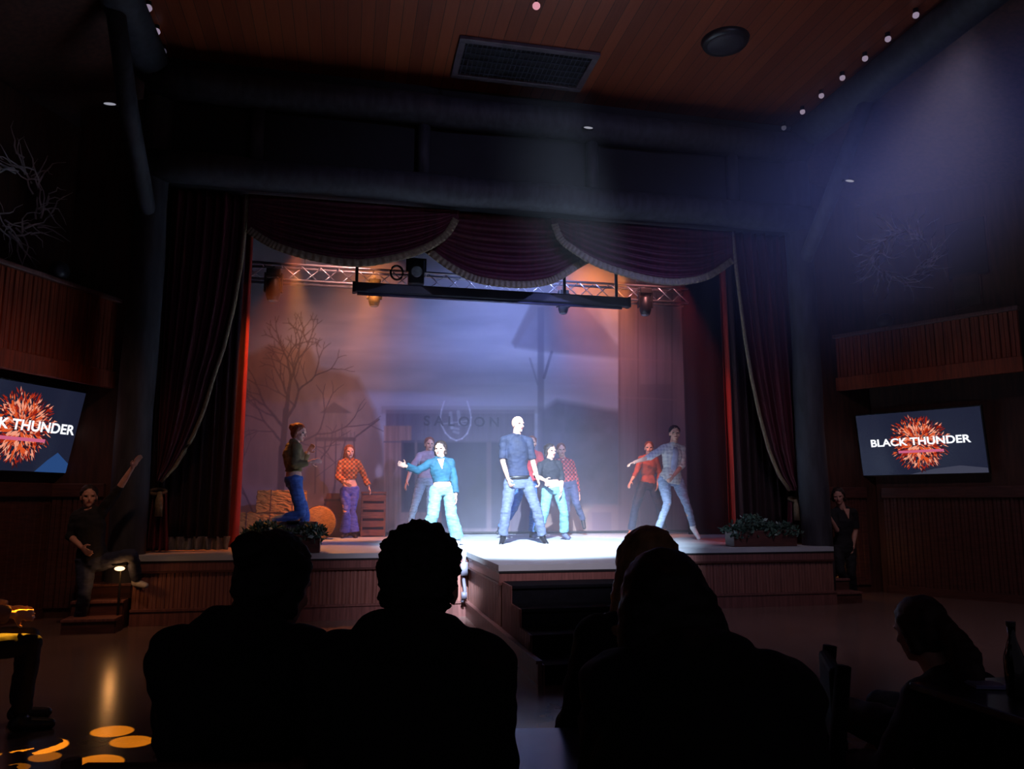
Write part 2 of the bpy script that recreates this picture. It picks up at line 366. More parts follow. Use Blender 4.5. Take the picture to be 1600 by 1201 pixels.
xs, z1r = loc_on(1287, 532, OR, AR, -.45); xe2, _ = loc_on(1590, 490, OR, AR, -.45); _, z0r = loc_on(1293, 592, OR, AR, -.45)
balcony(OR, AR, 'right', xs, xe2, .45, z1r, z0r, 'dark red boarded balcony front at the right, above the whole television')
print('balcony', xe, z1, z0, xs, xe2, z1r, z0r)

M_tvbg = mat('screen_navy', '0a0c16', .25, emit='22263c', es=.7); M_white = emis('screen_white', 'f5f8ff', 1.2); M_pink = emis('screen_pink', 'e06a90', .8)
FIRE = [emis('screen_fire_red', 'b02a18', .75), emis('screen_fire_orange', 'e85a2c', .85), emis('screen_fire_pale', 'ffa486', .9), emis('screen_fire_dark', '4a1a20', .6)]
def television(O, a, cx, cz, wd, ht, tilt, label, extra):
    t = thing('television', label, 'television', O, a, 'wall televisions')
    T = Matrix.Translation((cx, -.22, cz)) @ Matrix.Rotation(tilt, 4, 'X')
    bm = bmesh.new(); box(bm, -wd/2-.02, wd/2+.02, .006, .06, -ht/2-.02, ht/2+.02, bev=.006)
    o = obj('casing', bm, M_black, t); o.matrix_local = T
    o = obj('bracket', bx(-.12, .12, 0, .17, -.1, .1), M_black, t); o.location = (cx, -.18, cz)
    o = obj('screen', bx(-wd/2, wd/2, 0, .01, -ht/2, ht/2), M_tvbg, t); o.matrix_local = T; scr = o
    rnd = random.Random(4); me = bpy.data.meshes.new('fireball'); vs = []; fs = []; mi = []
    for i in range(760):
        an = rnd.uniform(0, 2*PI); rr = ht*(.02+.40*rnd.random()**.6)*(1+.05*math.sin(an*3+1)+.05*math.sin(an*11)); ln = ht*rnd.uniform(.04, .12)*(1 if rr < .3*ht else .8)
        c = Vector((math.cos(an)*rr*1.02, 0, math.sin(an)*rr)); d = Vector((math.cos(an+rnd.gauss(0, .35)), 0, math.sin(an+rnd.gauss(0, .35))))
        n_ = Vector((-d.z, 0, d.x)); wdt = ht*rnd.uniform(.006, .02)*(1 if rr < .3*ht else .6); y = -.001-i*.000004
        b = len(vs)
        for q_ in (c-d*ln*.5, c+n_*wdt, c+d*ln*.6, c-n_*wdt): vs.append((q_.x, y, q_.z))
        fs.append((b, b+1, b+2, b+3)); f_ = rr/ht
        mi.append(rnd.choices([0, 1, 2, 3], [3, 5 if f_ < .3 else 1, 3.2 if f_ < .35 else 1.2, 1 if f_ < .25 else 2])[0])
    me.from_pydata(vs, [], fs)
    for m_ in FIRE: me.materials.append(m_)
    me.polygons.foreach_set('material_index', mi)
    o = link('fireball_picture', me, None, scr)
    letters('title_lettering', 'BLACK THUNDER', .165*ht, M_white, scr, (.0, -.006, .02*ht), (PI/2, 0, 0), align='CENTER', bold=.0042, sx=1.13)
    obj('subtitle_bar', bx(-.32*ht, .36*ht, -.006, -.005, -.155*ht, -.115*ht), M_pink, scr)
    if extra:
        bm = bmesh.new(); vs_ = [bm.verts.new((x*wd, -.0008, z*ht)) for x, z in ((.16, -.5), (.24, -.36), (.31, -.26), (.38, -.35), (.5, -.5))]; bm.faces.new(vs_)
        obj('blue_figure_picture', bm, emis('screen_blue', '2c4e86', .8), scr)
    else:
        bm = bmesh.new(); vs_ = [bm.verts.new((x*wd, -.0008, z*ht)) for x, z in ((-.1, -.5), (.1, -.42), (.3, -.38), (.5, -.43), (.5, -.5))]; bm.faces.new(vs_)
        obj('pale_glow_picture', bm, emis('screen_grey', '4a4c60', .7), scr)
    return t
a0, b0 = loc_on(1340, 650, OR, AR, -.22); a1, b1 = loc_on(1533, 634, OR, AR, -.22); _, b2 = loc_on(1345, 743, OR, AR, -.22)
television(OR, AR, (a0+a1)/2, (b0+b2)/2, a1-a0, b0-b2, R(8), 'lit television with a fireball picture on the right wall, seen whole', 0)
tw, th_ = a1-a0, b0-b2; print('TV', tw, th_)
a0, b0 = loc_on(138, 616, OL, AL, -.22); _, b2 = loc_on(128, 740, OL, AL, -.22)
television(OL, AL, a0-tw/2*(b0-b2)/th_, (b0+b2)/2, tw*(b0-b2)/th_, b0-b2, R(8), 'lit television with a fireball picture cropped by the left edge of the frame', 1)

M_twig = mat('pale_twigs', 'c4bcc4', .7, .3, 8)
def wreath(O, a, px, py, rpx, label, seed):
    x, z = loc_on(px, py, O, a, -.16); x2, _ = loc_on(px+rpx, py, O, a, -.16); r = abs(x2-x); rnd = random.Random(seed)
    t = thing('antler_wreath', label, 'wreath', O, a, 'branch wreaths on the walls'); bm = bmesh.new()
    for i in range(64):
        an = rnd.uniform(0, 2*PI); p = Vector((math.cos(an)*r*rnd.uniform(.5, .85), rnd.uniform(-.06, .06), math.sin(an)*r*rnd.uniform(.5, .85)))
        h = an+PI/2+rnd.gauss(0, .5); pts = [p.copy()]
        for k in range(6):
            h += rnd.gauss(-.1, .35); p = p+Vector((math.cos(h), rnd.gauss(0, .3), math.sin(h)))*r*.14; p.y = max(-.12, min(.1, p.y)); pts.append(p.copy())
        tube(bm, pts, [r*.022*(1-.13*k) for k in range(7)], 5)
    o = obj('branches', bm, M_twig, t, True); o.location = (x, -.16, z)
    o = obj('ring', tb([(math.cos(k*PI/12)*r*.68, .05, math.sin(k*PI/12)*r*.68) for k in range(25)], .02, 6), M_wooddk, t, True); o.location = (x, -.16, z)
wreath(OR, AR, 1408, 400, 62, 'round tangle of pale branches hanging above the right balcony', 3)
wreath(OL, AL, 22, 305, 66, 'round tangle of pale branches at the left edge, above the left balcony', 5)
for (px, py, O, a, y, lab) in ((1383, 507, OR, AR, -.42, 'faint round ornament on the right balcony rail below the wreath'), (92, 438, OL, AL, -.52, 'faint dark mounded ornament on the left balcony rail')):
    x, z = loc_on(px, py, O, a, y); t = thing('rail_ornament', lab, 'ornament', O, a)
    zt = z1r if a == AR else z1
    bm = bmesh.new(); ball(bm, (x, y, zt+.17), .115, 16, 10, (1.1, .8, 1)); obj('globe', bm, mat('smoky_globe', '2b2830', .4), t, True)
    obj('foot', tb([(x, y, zt+.05), (x, y, zt+.1)], [.07, .04], 12), M_wooddk, t)
for (px0, py0, px1, py1, c, lab) in ((1475, 352, 1545, 425, '1c1d22', 'dim square panel on the right wall beside the branch wreath'), (1487, 430, 1533, 475, '3a2c28', 'small brown board on the right wall under the dim square panel')):
    xa, za = loc_on(px0, py0, OR, AR, -.05); xb, zb = loc_on(px1, py1, OR, AR, -.05)
    t = thing('wall_board', lab, 'board', OR, AR); obj('panel', bx(xa, xb, -.04, -.001, zb, za, bev=.008), mat('board_'+c, c, .6), t)
    obj('border', bx(xa-.02, xb+.02, -.025, -.001, zb-.02, za+.02), M_wooddk, t)
for (px, py, O, a, lab, pw) in ((169, 700, OL, AL, 'dim brass wall sconce between the left television and the log post', 0), (1307, 712, OR, AR, 'dim wall sconce left of the right television', 0)):
    x, z = loc_on(px, py, O, a, -.1); t = thing('wall_sconce', lab, 'sconce', O, a)
    obj('back_plate', bx(x-.04, x+.04, -.025, -.001, z-.14, z+.02, bev=.006), M_black, t)
    obj('lamp_shade', tb([(x, -.09, z-.1), (x, -.09, z+.1)], [.03, .055], 14), mat('brass_shade', '8c7040', .4, metal=.5), t, True)
    obj('arm', tb([(x, -.02, z-.08), (x, -.09, z-.1)], .01), M_black, t)

# ------------------------------------------------------------------ stage
ST0, ST1, SF = -2.35, 6.62, 9.72       # stage front edge
TX0, TX1, TF = 1.52, 3.2, 7.64        # thrust
t = thing('stage', 'wood-panelled stage with a pale deck and a projecting middle section', 'stage', (2.1, SF, 0))
def sb(bm): bmesh.ops.translate(bm, verts=bm.verts[:], vec=(-2.1, -SF, 0)); return bm
bm = bmesh.new(); box(bm, -3.18, 7.98, 11.1, 14.94, SZ-.06, SZ); box(bm, ST0, ST1, SF-.03, 11.1, SZ-.06, SZ); box(bm, TX0-.03, TX1+.03, TF-.03, SF-.03, SZ-.06, SZ); obj('deck', sb(bm), M_deck, t)
for xa_, xb_ in ((ST0, TX0), (TX1, ST1)): bm = bmesh.new(); bead(bm, xa_, xb_, .16, SZ-.17, SF, .09); obj('front_panel', sb(bm), M_bead, t)
bm = bmesh.new(); bead(bm, TX0, TX1, .16, SZ-.17, TF, .09); obj('thrust_front_panel', sb(bm), M_bead, t)
for x, sg in ((TX0, -1), (TX1, 1)):
    bm = bmesh.new(); L = SF-TF; bead(bm, 0, L, .16, SZ-.17, 0, .09)
    rot = Matrix.Rotation(-PI/2, 4, 'Z') if sg < 0 else Matrix.Rotation(PI/2, 4, 'Z')
    bmesh.ops.transform(bm, matrix=Matrix.Translation((x, SF if sg < 0 else TF, 0)) @ rot, verts=bm.verts[:]); obj('thrust_side_panel', sb(bm), M_bead, t)
bm = bmesh.new()
def trimline(bm, z0, z1, o, x0=ST0, x1=ST1):
    box(bm, x0, TX0, SF-o, SF+.02, z0, z1); box(bm, TX1, x1, SF-o, SF+.02, z0, z1); box(bm, TX0-o, TX0+.02, TF-o, SF-o, z0, z1); box(bm, TX1-.02, TX1+o, TF-o, SF-o, z0, z1); box(bm, TX0+.02, TX1-.02, TF-o, TF+.02, z0, z1)
trimline(bm, SZ-.17, SZ-.08, .02); obj('frieze_board', sb(bm), M_wood, t)
bm = bmesh.new(); trimline(bm, SZ-.08, SZ-.062, .028); obj('black_edge_strip', sb(bm), M_black, t)
bm = bmesh.new(); trimline(bm, 0, .16, .035); trimline(bm, .16, .185, .05); obj('skirting', sb(bm), M_wood, t)
bm = bmesh.new(); trimline(bm, SZ-.195, SZ-.17, .03); obj('moulding', sb(bm), M_wooddk, t)
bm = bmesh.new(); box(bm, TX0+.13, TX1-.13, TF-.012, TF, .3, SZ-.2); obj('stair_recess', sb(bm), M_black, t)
bm = bmesh.new(); tube(bm, [(TX0-.06, TF+2.0, SZ-.02), (TX0-.08, TF+1.98, .5), (TX0-.05, TF+2.0, .32), (TX0-.09, TF+1.97, .18)], .022, 8)
box(bm, TX0-.11, TX0-.03, TF+1.93, TF+2.0, .5, .66); box(bm, TX0-.1, TX0-.035, TF+1.94, TF+2.0, .22, .3); obj('cable', sb(bm), mat('pale_cable', '6a6a7a', .5), t, True)
# side returns of the stage ends
bm = bmesh.new(); obj('end_panel', sb(bx(ST0, ST0+.03, SF+.03, 11.1, 0, SZ-.06)), M_wood, t); obj('end_panel', sb(bx(ST1-.03, ST1, SF+.03, 11.1, 0, SZ-.06)), M_wood, t); bm.free()

# middle steps in front of the thrust
rz_ = SZ/5
t = thing('stage_steps', 'black-covered flight of steps in front of the projecting stage', 'steps', (TX0, TF-.04, 0))
wst = TX1-TX0
for i in range(4):
    z = rz_*(4-i); y0 = -.40*(i+1)+.0
    bm = bmesh.new(); box(bm, .02, wst-.02, y0-.02, y0+.41, z-.03, z, bev=.006); obj('tread', bm, M_stepblk, t)
    bm = bmesh.new(); box(bm, .02, wst-.02, y0+.0, y0+.02, z-rz_ if i < 3 else 0, z-.03); obj('riser', bm, M_stepblk, t)
for x in (.0, wst-.02):
    bm = bmesh.new()
    for i in range(4):
        z = rz_*(4-i); y1 = -.40*i-(0 if i else .012); y0 = -.40*(i+1)
        b2 = bmesh.new(); bead(b2, 0, y1-y0, .0, z-.004, 0, .07, .01, .02)
        bmesh.ops.transform(b2, matrix=Matrix.Translation((x, y1, 0)) @ Matrix.Rotation(-PI/2, 4, 'Z'), verts=b2.verts[:])
        me_ = bpy.data.meshes.new('x'); b2.to_mesh(me_); b2.free(); bm.from_mesh(me_); bpy.data.meshes.remove(me_)
    obj('stringer', bm, M_wood, t)
bm = bmesh.new(); box(bm, -.035, -.001, -1.60, -.0, 0, .16); box(bm, -.05, -.001, -1.60, -.0, .16, .185); obj('skirting', bm, M_wood, t)

def side_steps(x0, x1, y1, n, label, tr=.3, h=SZ):
    t = thing('side_steps', label, 'steps', ((x0+x1)/2, y1, 0), 0, 'flights beside the stage'); w2 = (x1-x0)/2; r_ = h/(n+1)
    for i in range(n):
        z = r_*(n-i); y0 = -tr*(i+1)
        obj('tread', bx(-w2, w2, y0-.02, y0+tr, z-.03, z, bev=.005), M_wood, t); obj('riser', bx(-w2+.01, w2-.01, y0, y0+.02, z-r_ if i < n-1 else 0, z-.03), M_wooddk, t)
    for xq in (-w2, w2-.03):
        bm = bmesh.new()
        for i in range(n): box(bm, xq, xq+.03, -tr*(i+1)+.02, -tr*i, 0, r_*(n-i)-.03)
        obj('side_board', bm, M_wooddk, t)
side_steps(-2.92, -2.38, 10.35, 4, 'dark wooden steps at the left end of the stage', .27)
side_steps(6.66, 7.08, 10.85, 4, 'dark wooden steps at the right end of the stage', .27)
# step lamps with a warm glow
M_warm = emis('step_lamp_glow', 'ffc890', 3.0)
for (px, py, y, lab) in ((187, 888, 9.45, 'small warm lamp glowing beside the left stage steps'), (1302, 863, 10.55, 'small warm lamp glowing beside the right stage steps')):
    p = W(px, py, y=y); t = thing('step_lamp', lab, 'lamp', (p.x, p.y, 0), 0, 'lamps by the side steps')
    bm = bmesh.new(); ball(bm, (0, 0, p.z), .042, 14, 8, (1.3, .7, .6)); obj('bulb', bm, M_warm, t, True)
    obj('pole', tb([(0, .05, .156 if px < 800 else 0), (0, .05, p.z), (0, 0, p.z+.03)], .012), M_black, t); obj('hood', bx(-.07, .07, -.03, .07, p.z+.028, p.z+.04), M_black, t)
    point('step_lamp_light', (p.x, p.y-.07, p.z-.03), 1.6, (1, .42, .12), .04)

# ------------------------------------------------------------------ curtains
def drape(name, label, x0, x1, z0, z1, y, folds, amp, m, group=None, parent=None, dy=0):
    o = grid(name, lambda u, v: (x0+(x1-x0)*u+.012*math.sin(u*folds*4+v*3), y+dy*u+amp*math.sin(u*folds*2*PI)+amp*.4*math.sin(u*folds*5.1+1.3+v*1.2), z0+(z1-z0)*v), int(folds*12), 16, m, parent, .006)
    if label: tag(o, label, 'curtain', group)
    return o
def at(px, py, y): return W(px, py, y=y)
# straight red curtains behind the tied ones
for s, pa, pb, lab in ((-1, 232, 366, 'straight dark red curtain with a fringed hem at the left of the stage'), (1, 1146, 1250, 'straight dark red curtain at the right of the stage')):
    y = 10.55; xa, xb = at(pa, 700, y).x, at(pb, 700, y).x
    t = thing('stage_curtain', lab, 'curtain', ((xa+xb)/2, y, SZ), 0, 'straight stage curtains')
    h = (xb-xa)/2
    drape('cloth', None, -h, h, .16, 4.75, 0, 9, .045, M_velvdk, parent=t)
    drape('fringe', None, -h, h, .012, .18, 0, 9, .052, mat('hem_fringe', '6f6a60', .8, .3, 20, (6, 6, .4)), parent=t)
# tied-back curtains with a gold edge
def tied(name, edge, pout, tie, y, label, s):
    pts = [at(px, py, y) for px, py in edge]; zs = [(p.z, p.x) for p in pts][::-1]
    xo = at(pout, 500, y).x; tp = at(tie[0], tie[1], y); zt = zs[-1][0]; zb = zs[0][0]
    t = thing(name, label, 'curtain', (tp.x, y, SZ), 0, 'tied-back stage curtains')
    def f(u, v):
        z = zb+(zt-zb)*v; xe = interp(zs, z); g = .35+.65*v
        xs_ = xo+(tp.x-xo)*(1-v)**3*.8
        x = xs_+(xe-xs_)*u
        return (x-tp.x, .05*g*math.sin(u*8*2*PI)+.03*math.sin(u*21+v*2)-.10*(1-v)*math.sin(PI*u), z-SZ)
    grid('cloth', f, 96, 40, M_velvet, t, .008)
    pe = []
    for k in range(41):
        z = zb+(zt-zb)*k/40; pe.append((interp(zs, z)-tp.x, -.04, z-SZ))
    obj('gold_edging', tb(pe, .026, 8), M_gold, t, True)
    zt0 = tp.z-SZ
    def g(u, v): return ((u-.5)*(.22+.16*(1-v))+s*.02*(1-v), .035*math.sin(u*5*2*PI), .02+(zt0-.02)*v)
    grid('tail', g, 60, 14, M_velvet, t, .008)
    bm = bmesh.new()
    tube(bm, [(math.cos(k*PI/8)*.10, math.sin(k*PI/8)*.07, zt0+.03*math.sin(k*PI/8)) for k in range(17)], .022, 8); obj('tie_rope', bm, mat('tie_cord', '5c4c38', .8), t, True)
    obj('tassel', tb([(s*-.05, -.09, zt0), (s*-.05, -.1, zt0-.1), (s*-.05, -.1, zt0-.3)], [.02, .045, .05], 10), M_gold, t, True)
tied('tied_curtain', [(386, 306), (385, 340), (378, 410), (366, 480), (350, 545), (336, 585), (318, 645), (300, 687), (275, 728), (252, 752)], 256, (246, 768), 10.3, 'dark red tied-back curtain with a gold edge at the left of the stage', -1)
tied('tied_curtain', [(1142, 362), (1146, 400), (1153, 460), (1162, 530), (1172, 590), (1185, 650), (1200, 705), (1215, 742), (1232, 766)], 1240, (1243, 780), 10.3, 'dark red tied-back curtain with a gold edge at the right of the stage', 1)
# inner legs catching coloured light, and a black masking leg
xa, xb = at(358, 600, 11.1).x, at(384, 600, 11.1).x
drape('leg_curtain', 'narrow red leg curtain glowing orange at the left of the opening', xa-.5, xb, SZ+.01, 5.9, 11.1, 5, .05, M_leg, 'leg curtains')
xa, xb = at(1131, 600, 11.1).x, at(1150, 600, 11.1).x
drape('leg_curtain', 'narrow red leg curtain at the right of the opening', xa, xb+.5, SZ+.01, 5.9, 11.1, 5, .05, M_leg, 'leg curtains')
xa, xb = at(1068, 600, 13.6).x, at(1180, 600, 13.6).x
drape('masking_curtain', 'plain blue-black masking curtain at the right edge of the backdrop', xa, xb, SZ+.01, 6.9, 13.6, 4, .012, M_legblk)

# swags
def swag(bot, y, label, ztop, nf=7):
    P_ = [at(px, py, y) for px, py in bot]; n = len(P_)
    # Catmull-Rom through the bottom points
    dense = []
    for i in range(n-1):
        p0, p1, p2, p3 = P_[max(i-1, 0)], P_[i], P_[i+1], P_[min(i+2, n-1)]
        for k in range(8):
            s_ = k/8; dense.append(.5*((2*p1)+(p2-p0)*s_+(2*p0-5*p1+4*p2-p3)*s_**2+(3*p1-p0-3*p2+p3)*s_**3))
    dense.append(P_[-1]); N = len(dense)-1
    c = (dense[0].x+dense[-1].x)/2
    t = thing('swag', label, 'valance', (c, y, ztop), 0, 'three swags of the valance')
    def f(u, v):
        k = u*N; i = min(int(k), N-1); b = dense[i].lerp(dense[i+1], k-i)
        zb = b.z+.05; z = ztop+(zb-ztop)*v
        xt = dense[0].x+(dense[-1].x-dense[0].x)*u; x = xt+(b.x-xt)*v
        bul = math.sin(PI*u)
        return (x-c, -.10*bul*v**.8-.035*bul*math.sin(v**1.2*nf*2*PI), z-ztop)
    grid('cloth', f, N, 70, M_velvet, t, .008)
    def h(u, v):
        k = u*N; i = min(int(k), N-1); b = dense[i].lerp(dense[i+1], k-i); d = (dense[min(i+1, N)]-dense[i]).normalized(); nrm = Vector((-d.z, 0, d.x))
        if nrm.z > 0: nrm = -nrm
        b = b-nrm*.10*(1-v); bul = math.sin(PI*u)
        return (b.x-c, -.11*bul-.018-.006*math.sin(u*260), b.z-ztop)
    grid('gold_fringe', h, N*10, 3, M_gold, t, .012)
swag([(662, 393), (695, 420), (732, 441), (765, 450), (810, 454), (847, 450), (872, 441), (905, 420), (927, 408)], 10.33, 'middle crimson swag of the valance with gold fringe', 5.47)
swag([(385, 364), (410, 382), (440, 397), (495, 413), (560, 421), (620, 412), (668, 395), (700, 373), (717, 346)], 10.2, 'left crimson swag of the valance with gold fringe', 5.42)
swag([(861, 352), (870, 378), (890, 397), (925, 419), (965, 434), (1015, 446), (1060, 448), (1105, 438), (1146, 412)], 10.2, 'right crimson swag of the valance with gold fringe', 5.42)

# ------------------------------------------------------------------ flown equipment
yT = 12.5
a = at(380, 403, yT); b = at(1075, 456, yT); zc = (a.z+b.z)/2; a2 = at(380, 428, yT)
t = thing('lighting_truss', 'silver lattice lighting truss across the top of the stage', 'truss', ((a.x+b.x)/2, yT, zc)); hw = (b.x-a.x)/2; hd = a.z-a2.z
for (yy, zz) in ((0, 0), (.22, 0), (0, -hd), (.22, -hd)): obj('chord', tb([(-hw, yy, zz), (hw, yy, zz)], .022, 10), M_truss, t, True)
bm = bmesh.new(); n = 26
for i in range(n):
    x = -hw+2*hw*i/n; x2 = x+2*hw/n
    tube(bm, [(x, 0, 0), (x2, 0, -hd)], .01, 6); tube(bm, [(x, .22, -hd), (x2, .22, 0)], .01, 6); tube(bm, [(x, 0, 0), (x, .22, 0)], .01, 6)
obj('lattice', bm, M_truss, t, True)
bm = bmesh.new()
for x in (-hw*.75, 0, hw*.75): obj('hanging_wire', tb([(x, .11, 0), (x, .11, 7.19-zc)], .012, 6), M_black, t)
bm.free()
TRB = zc-hd
yS = 11.0
a = at(553, 441, yS); a2 = at(553, 457, yS); b = at(982, 464, yS)
t = thing('projection_screen_case', 'long black rolled projection screen case hanging below the swags', 'screen', ((a.x+b.x)/2, yS, a.z)); hw = (b.x-a.x)/2
obj('casing', bx(-hw, hw, -.06, .07, -.15, 0, bev=.02), M_screen, t)
obj('screen_bar', tb([(-hw+.05, -.02, -.17), (hw-.12, -.02, -.17)], .022, 10), mat('grey_bar', '55556a', .35, metal=.4), t, True)
obj('end_cap', bx(-hw-.02, -hw+.03, -.065, .075, -.155, .005, bev=.01), M_black, t); obj('end_cap', bx(hw-.03, hw+.02, -.065, .075, -.155, .005, bev=.01), M_black, t)
for px in (557, 882, 963):
    x = at(px, 450, yS).x-(a.x+b.x)/2; obj('hanger', bx(x-.022, x+.022, -.01, .01, 0, 7.19-a.z), M_black, t)
def moving_head(px, py, hpx, y, label):
    p = at(px, py, y); sc = hpx/50; top = max(.3, TRB-p.z)
    t = thing('moving_head_light', label, 'stage light', p, 0, 'lights hanging from the truss')
    obj('base', bx(-.1*sc, .1*sc, -.08, .08, .16*sc, .26*sc, bev=.015), M_black, t)
    bm = bmesh.new()
    for s in (-1, 1): box(bm, s*.115*sc-.014, s*.115*sc+.014, -.05, .05, -.08*sc, .2*sc, bev=.008)
    box(bm, -.12*sc, .12*sc, -.05, .05, .15*sc, .17*sc)
    obj('yoke', bm, M_black, t)
    obj('head', tb([(0, 0, .12*sc), (0, 0, .09*sc), (0, 0, -.12*sc), (0, 0, -.2*sc)], [.05*sc, .095*sc, .1*sc, .075*sc], 20), mat('lamp_housing', '1b1c20', .4), t, True)
    bm = bmesh.new(); ball(bm, (0, 0, -.2*sc), .068*sc, 16, 8, (1, 1, .35)); obj('lens', bm, mat('lamp_lens', '7d818c', .1), t, True)
    bm = bmesh.new(); tube(bm, [(0, 0, .26*sc), (0, 0, max(top, .26*sc+.05))], .02, 8); obj('clamp', bm, M_black, t)
moving_head(427, 448, 56, 12.5, 'dark moving-head light hanging furthest left on the truss')
moving_head(585, 460, 48, 12.5, 'reddish-lit moving-head light below the left end of the screen case')
moving_head(880, 474, 44, 12.5, 'hazy moving-head light below the screen case, above the painted roof')
moving_head(1008, 474, 52, 12.5, 'dark moving-head light right of the screen case end')
p = at(650, 428, 12.5); t = thing('truss_lantern', 'boxy black stage lantern on the truss where left and middle swags meet', 'stage light', p)
obj('body', bx(-.13, .13, -.12, .12, -.2, .22, bev=.02), M_black, t); obj('yoke', bx(-.17, .17, -.02, .02, .02, .27), M_black, t); obj('lens', tb([(0, -.12, 0), (0, -.16, 0)], .09, 16), mat('lamp_lens', '7d818c', .1), t)
p = at(620, 426, 12.47); t = thing('cable_coil', 'loop of black cable hanging on the truss left of the boxy lantern', 'cable', p)
obj('loop', tb([(math.cos(k*PI/10)*.1, 0, math.sin(k*PI/10)*.12) for k in range(21)], .018, 8), M_black, t, True)

# ------------------------------------------------------------------ painted backdrop: a flat cloth with its own printed picture
BX0, BX1, BZ0, BZ1 = -2.7, 7.4, SZ+.01, 6.95
NU, NV = 700, 430
xs = np.linspace(BX0, BX1, NU); zs_ = np.linspace(BZ0, BZ1, NV); GX, GZ = np.meshgrid(xs, zs_)
D = np.stack([GX, np.full_like(GX, YB), GZ-CAMZ], -1)
fwv, rtv, upv = (np.array(v) for v in (FW, RT, UP))
dep = D@fwv; U = CX+F*(D@rtv)/dep; V = CY-F*(D@upv)/dep       # picture units
rng = np.random.default_rng(3)
def vnoise(sx, sy, seed):
    r = np.random.default_rng(seed).random((64, 64)); a_ = (U/sx) % 63; b_ = (V/sy) % 63
    i = a_.astype(int); j = b_.astype(int); fa = a_-i; fb = b_-j; fa = fa*fa*(3-2*fa); fb = fb*fb*(3-2*fb)
    return (r[j, i]*(1-fa)+r[j, i+1]*fa)*(1-fb)+(r[j+1, i]*(1-fa)+r[j+1, i+1]*fa)*fb
def fbm(sx, sy, seed): return (vnoise(sx, sy, seed)+.5*vnoise(sx/2, sy/2, seed+1)+.25*vnoise(sx/4, sy/4, seed+2))/1.75
IMG = np.zeros((NV, NU, 3))
def C_(h): return np.array([int(h[i:i+2], 16)/255 for i in (0, 2, 4)])
IMG[:] = C_('a2a4b4')
cl = np.clip((fbm(120, 26, 11)-.5)*3.2, 0, 1)*np.exp(-((V-560)/110)**2); IMG += cl[..., None]*(C_('d2cfd6')-IMG)*.55
cl = np.clip((fbm(150, 18, 31)-.45)*3, 0, 1); IMG += cl[..., None]*(C_('7e7f92')-IMG)*.35
def blend(mask, col, a=1.0, tex=0.0, seed=5, ts=(14, 14)):
    m = np.clip(mask, 0, 1)[..., None]*a; c = C_(col)
    if tex: c = c*(1+tex*(fbm(ts[0], ts[1], seed)[..., None]-.5)*2)
    IMG[:] = IMG*(1-m)+c*m
def poly(pts, soft=1.2):
    inside = np.zeros(U.shape, bool); n = len(pts); dmin = np.full(U.shape, 1e9)
    for i in range(n):
        (x1, y1), (x2, y2) = pts[i], pts[(i+1) % n]
        cnd = ((y1 > V) != (y2 > V)); xi = (x2-x1)*(V-y1)/((y2-y1) if y2 != y1 else 1e-9)+x1; inside ^= cnd & (U < xi)
        dmin = np.minimum(dmin, segd(x1, y1, x2, y2))
    sd = np.where(inside, dmin, -dmin); return np.clip(sd/soft*.5+.5, 0, 1)
def segd(x1, y1, x2, y2):
    dx, dy = x2-x1, y2-y1; L = dx*dx+dy*dy+1e-9; k = np.clip(((U-x1)*dx+(V-y1)*dy)/L, 0, 1)
    return np.hypot(U-x1-k*dx, V-y1-k*dy)
def line(x1, y1, x2, y2, w_, col, a=1.0):
    lo_u, hi_u = min(x1, x2)-6, max(x1, x2)+6; lo_v, hi_v = min(y1, y2)-6, max(y1, y2)+6
    sel = (U > lo_u) & (U < hi_u) & (V > lo_v) & (V < hi_v)
    if not sel.any(): return
    dx, dy = x2-x1, y2-y1; L = dx*dx+dy*dy+1e-9; u_, v_ = U[sel], V[sel]; k = np.clip(((u_-x1)*dx+(v_-y1)*dy)/L, 0, 1)
    m = np.clip((w_*.5+.6-np.hypot(u_-x1-k*dx, v_-y1-k*dy)), 0, 1)[:, None]*a
    IMG[sel] = IMG[sel]*(1-m)+C_(col)*m
rectp = lambda x0, y0, x1, y1, s=1.2: poly([(x0, y0), (x1, y0), (x1, y1), (x0, y1)], s)
# desert ground and mesas
blend(rectp(300, 735, 1110, 900, 14), '8a7068', .9, .15)
blend(poly([(370, 560), (405, 548), (420, 540), (485, 545), (498, 575), (530, 580), (560, 590), (585, 640), (600, 700), (600, 760), (360, 760)], 5), '8d6f64', .85, .22, 41, (22, 60))
blend(poly([(380, 600), (440, 590), (480, 620), (500, 680), (470, 740), (370, 745)], 9), '75584f', .5, .25, 43, (10, 40))
blend(poly([(505, 600), (560, 612), (575, 660), (520, 690), (495, 640)], 8), '9d7f70', .5, .2, 44)
# water tower
blend(rectp(505, 643, 542, 684), '86706a', .85, .15, 8, (3, 40)); blend(poly([(500, 645), (522, 628), (549, 645)]), '5e4d4c', .8)
blend(rectp(492, 683, 556, 689), '55474a', .9)
for x1, x2 in ((494, 492), (508, 506), (525, 523), (540, 520), (553, 556)): line(x1, 686, x2, 770, 2, '50434a', .8)
line(494, 700, 553, 745, 1.2, '50434a', .6); line(553, 700, 494, 745, 1.2, '50434a', .6)
for x1 in range(494, 556, 6): line(x1, 675, x1, 685, .8, '50434a', .7)
line(556, 682, 592, 655, 2.4, '4a3c40', .8)
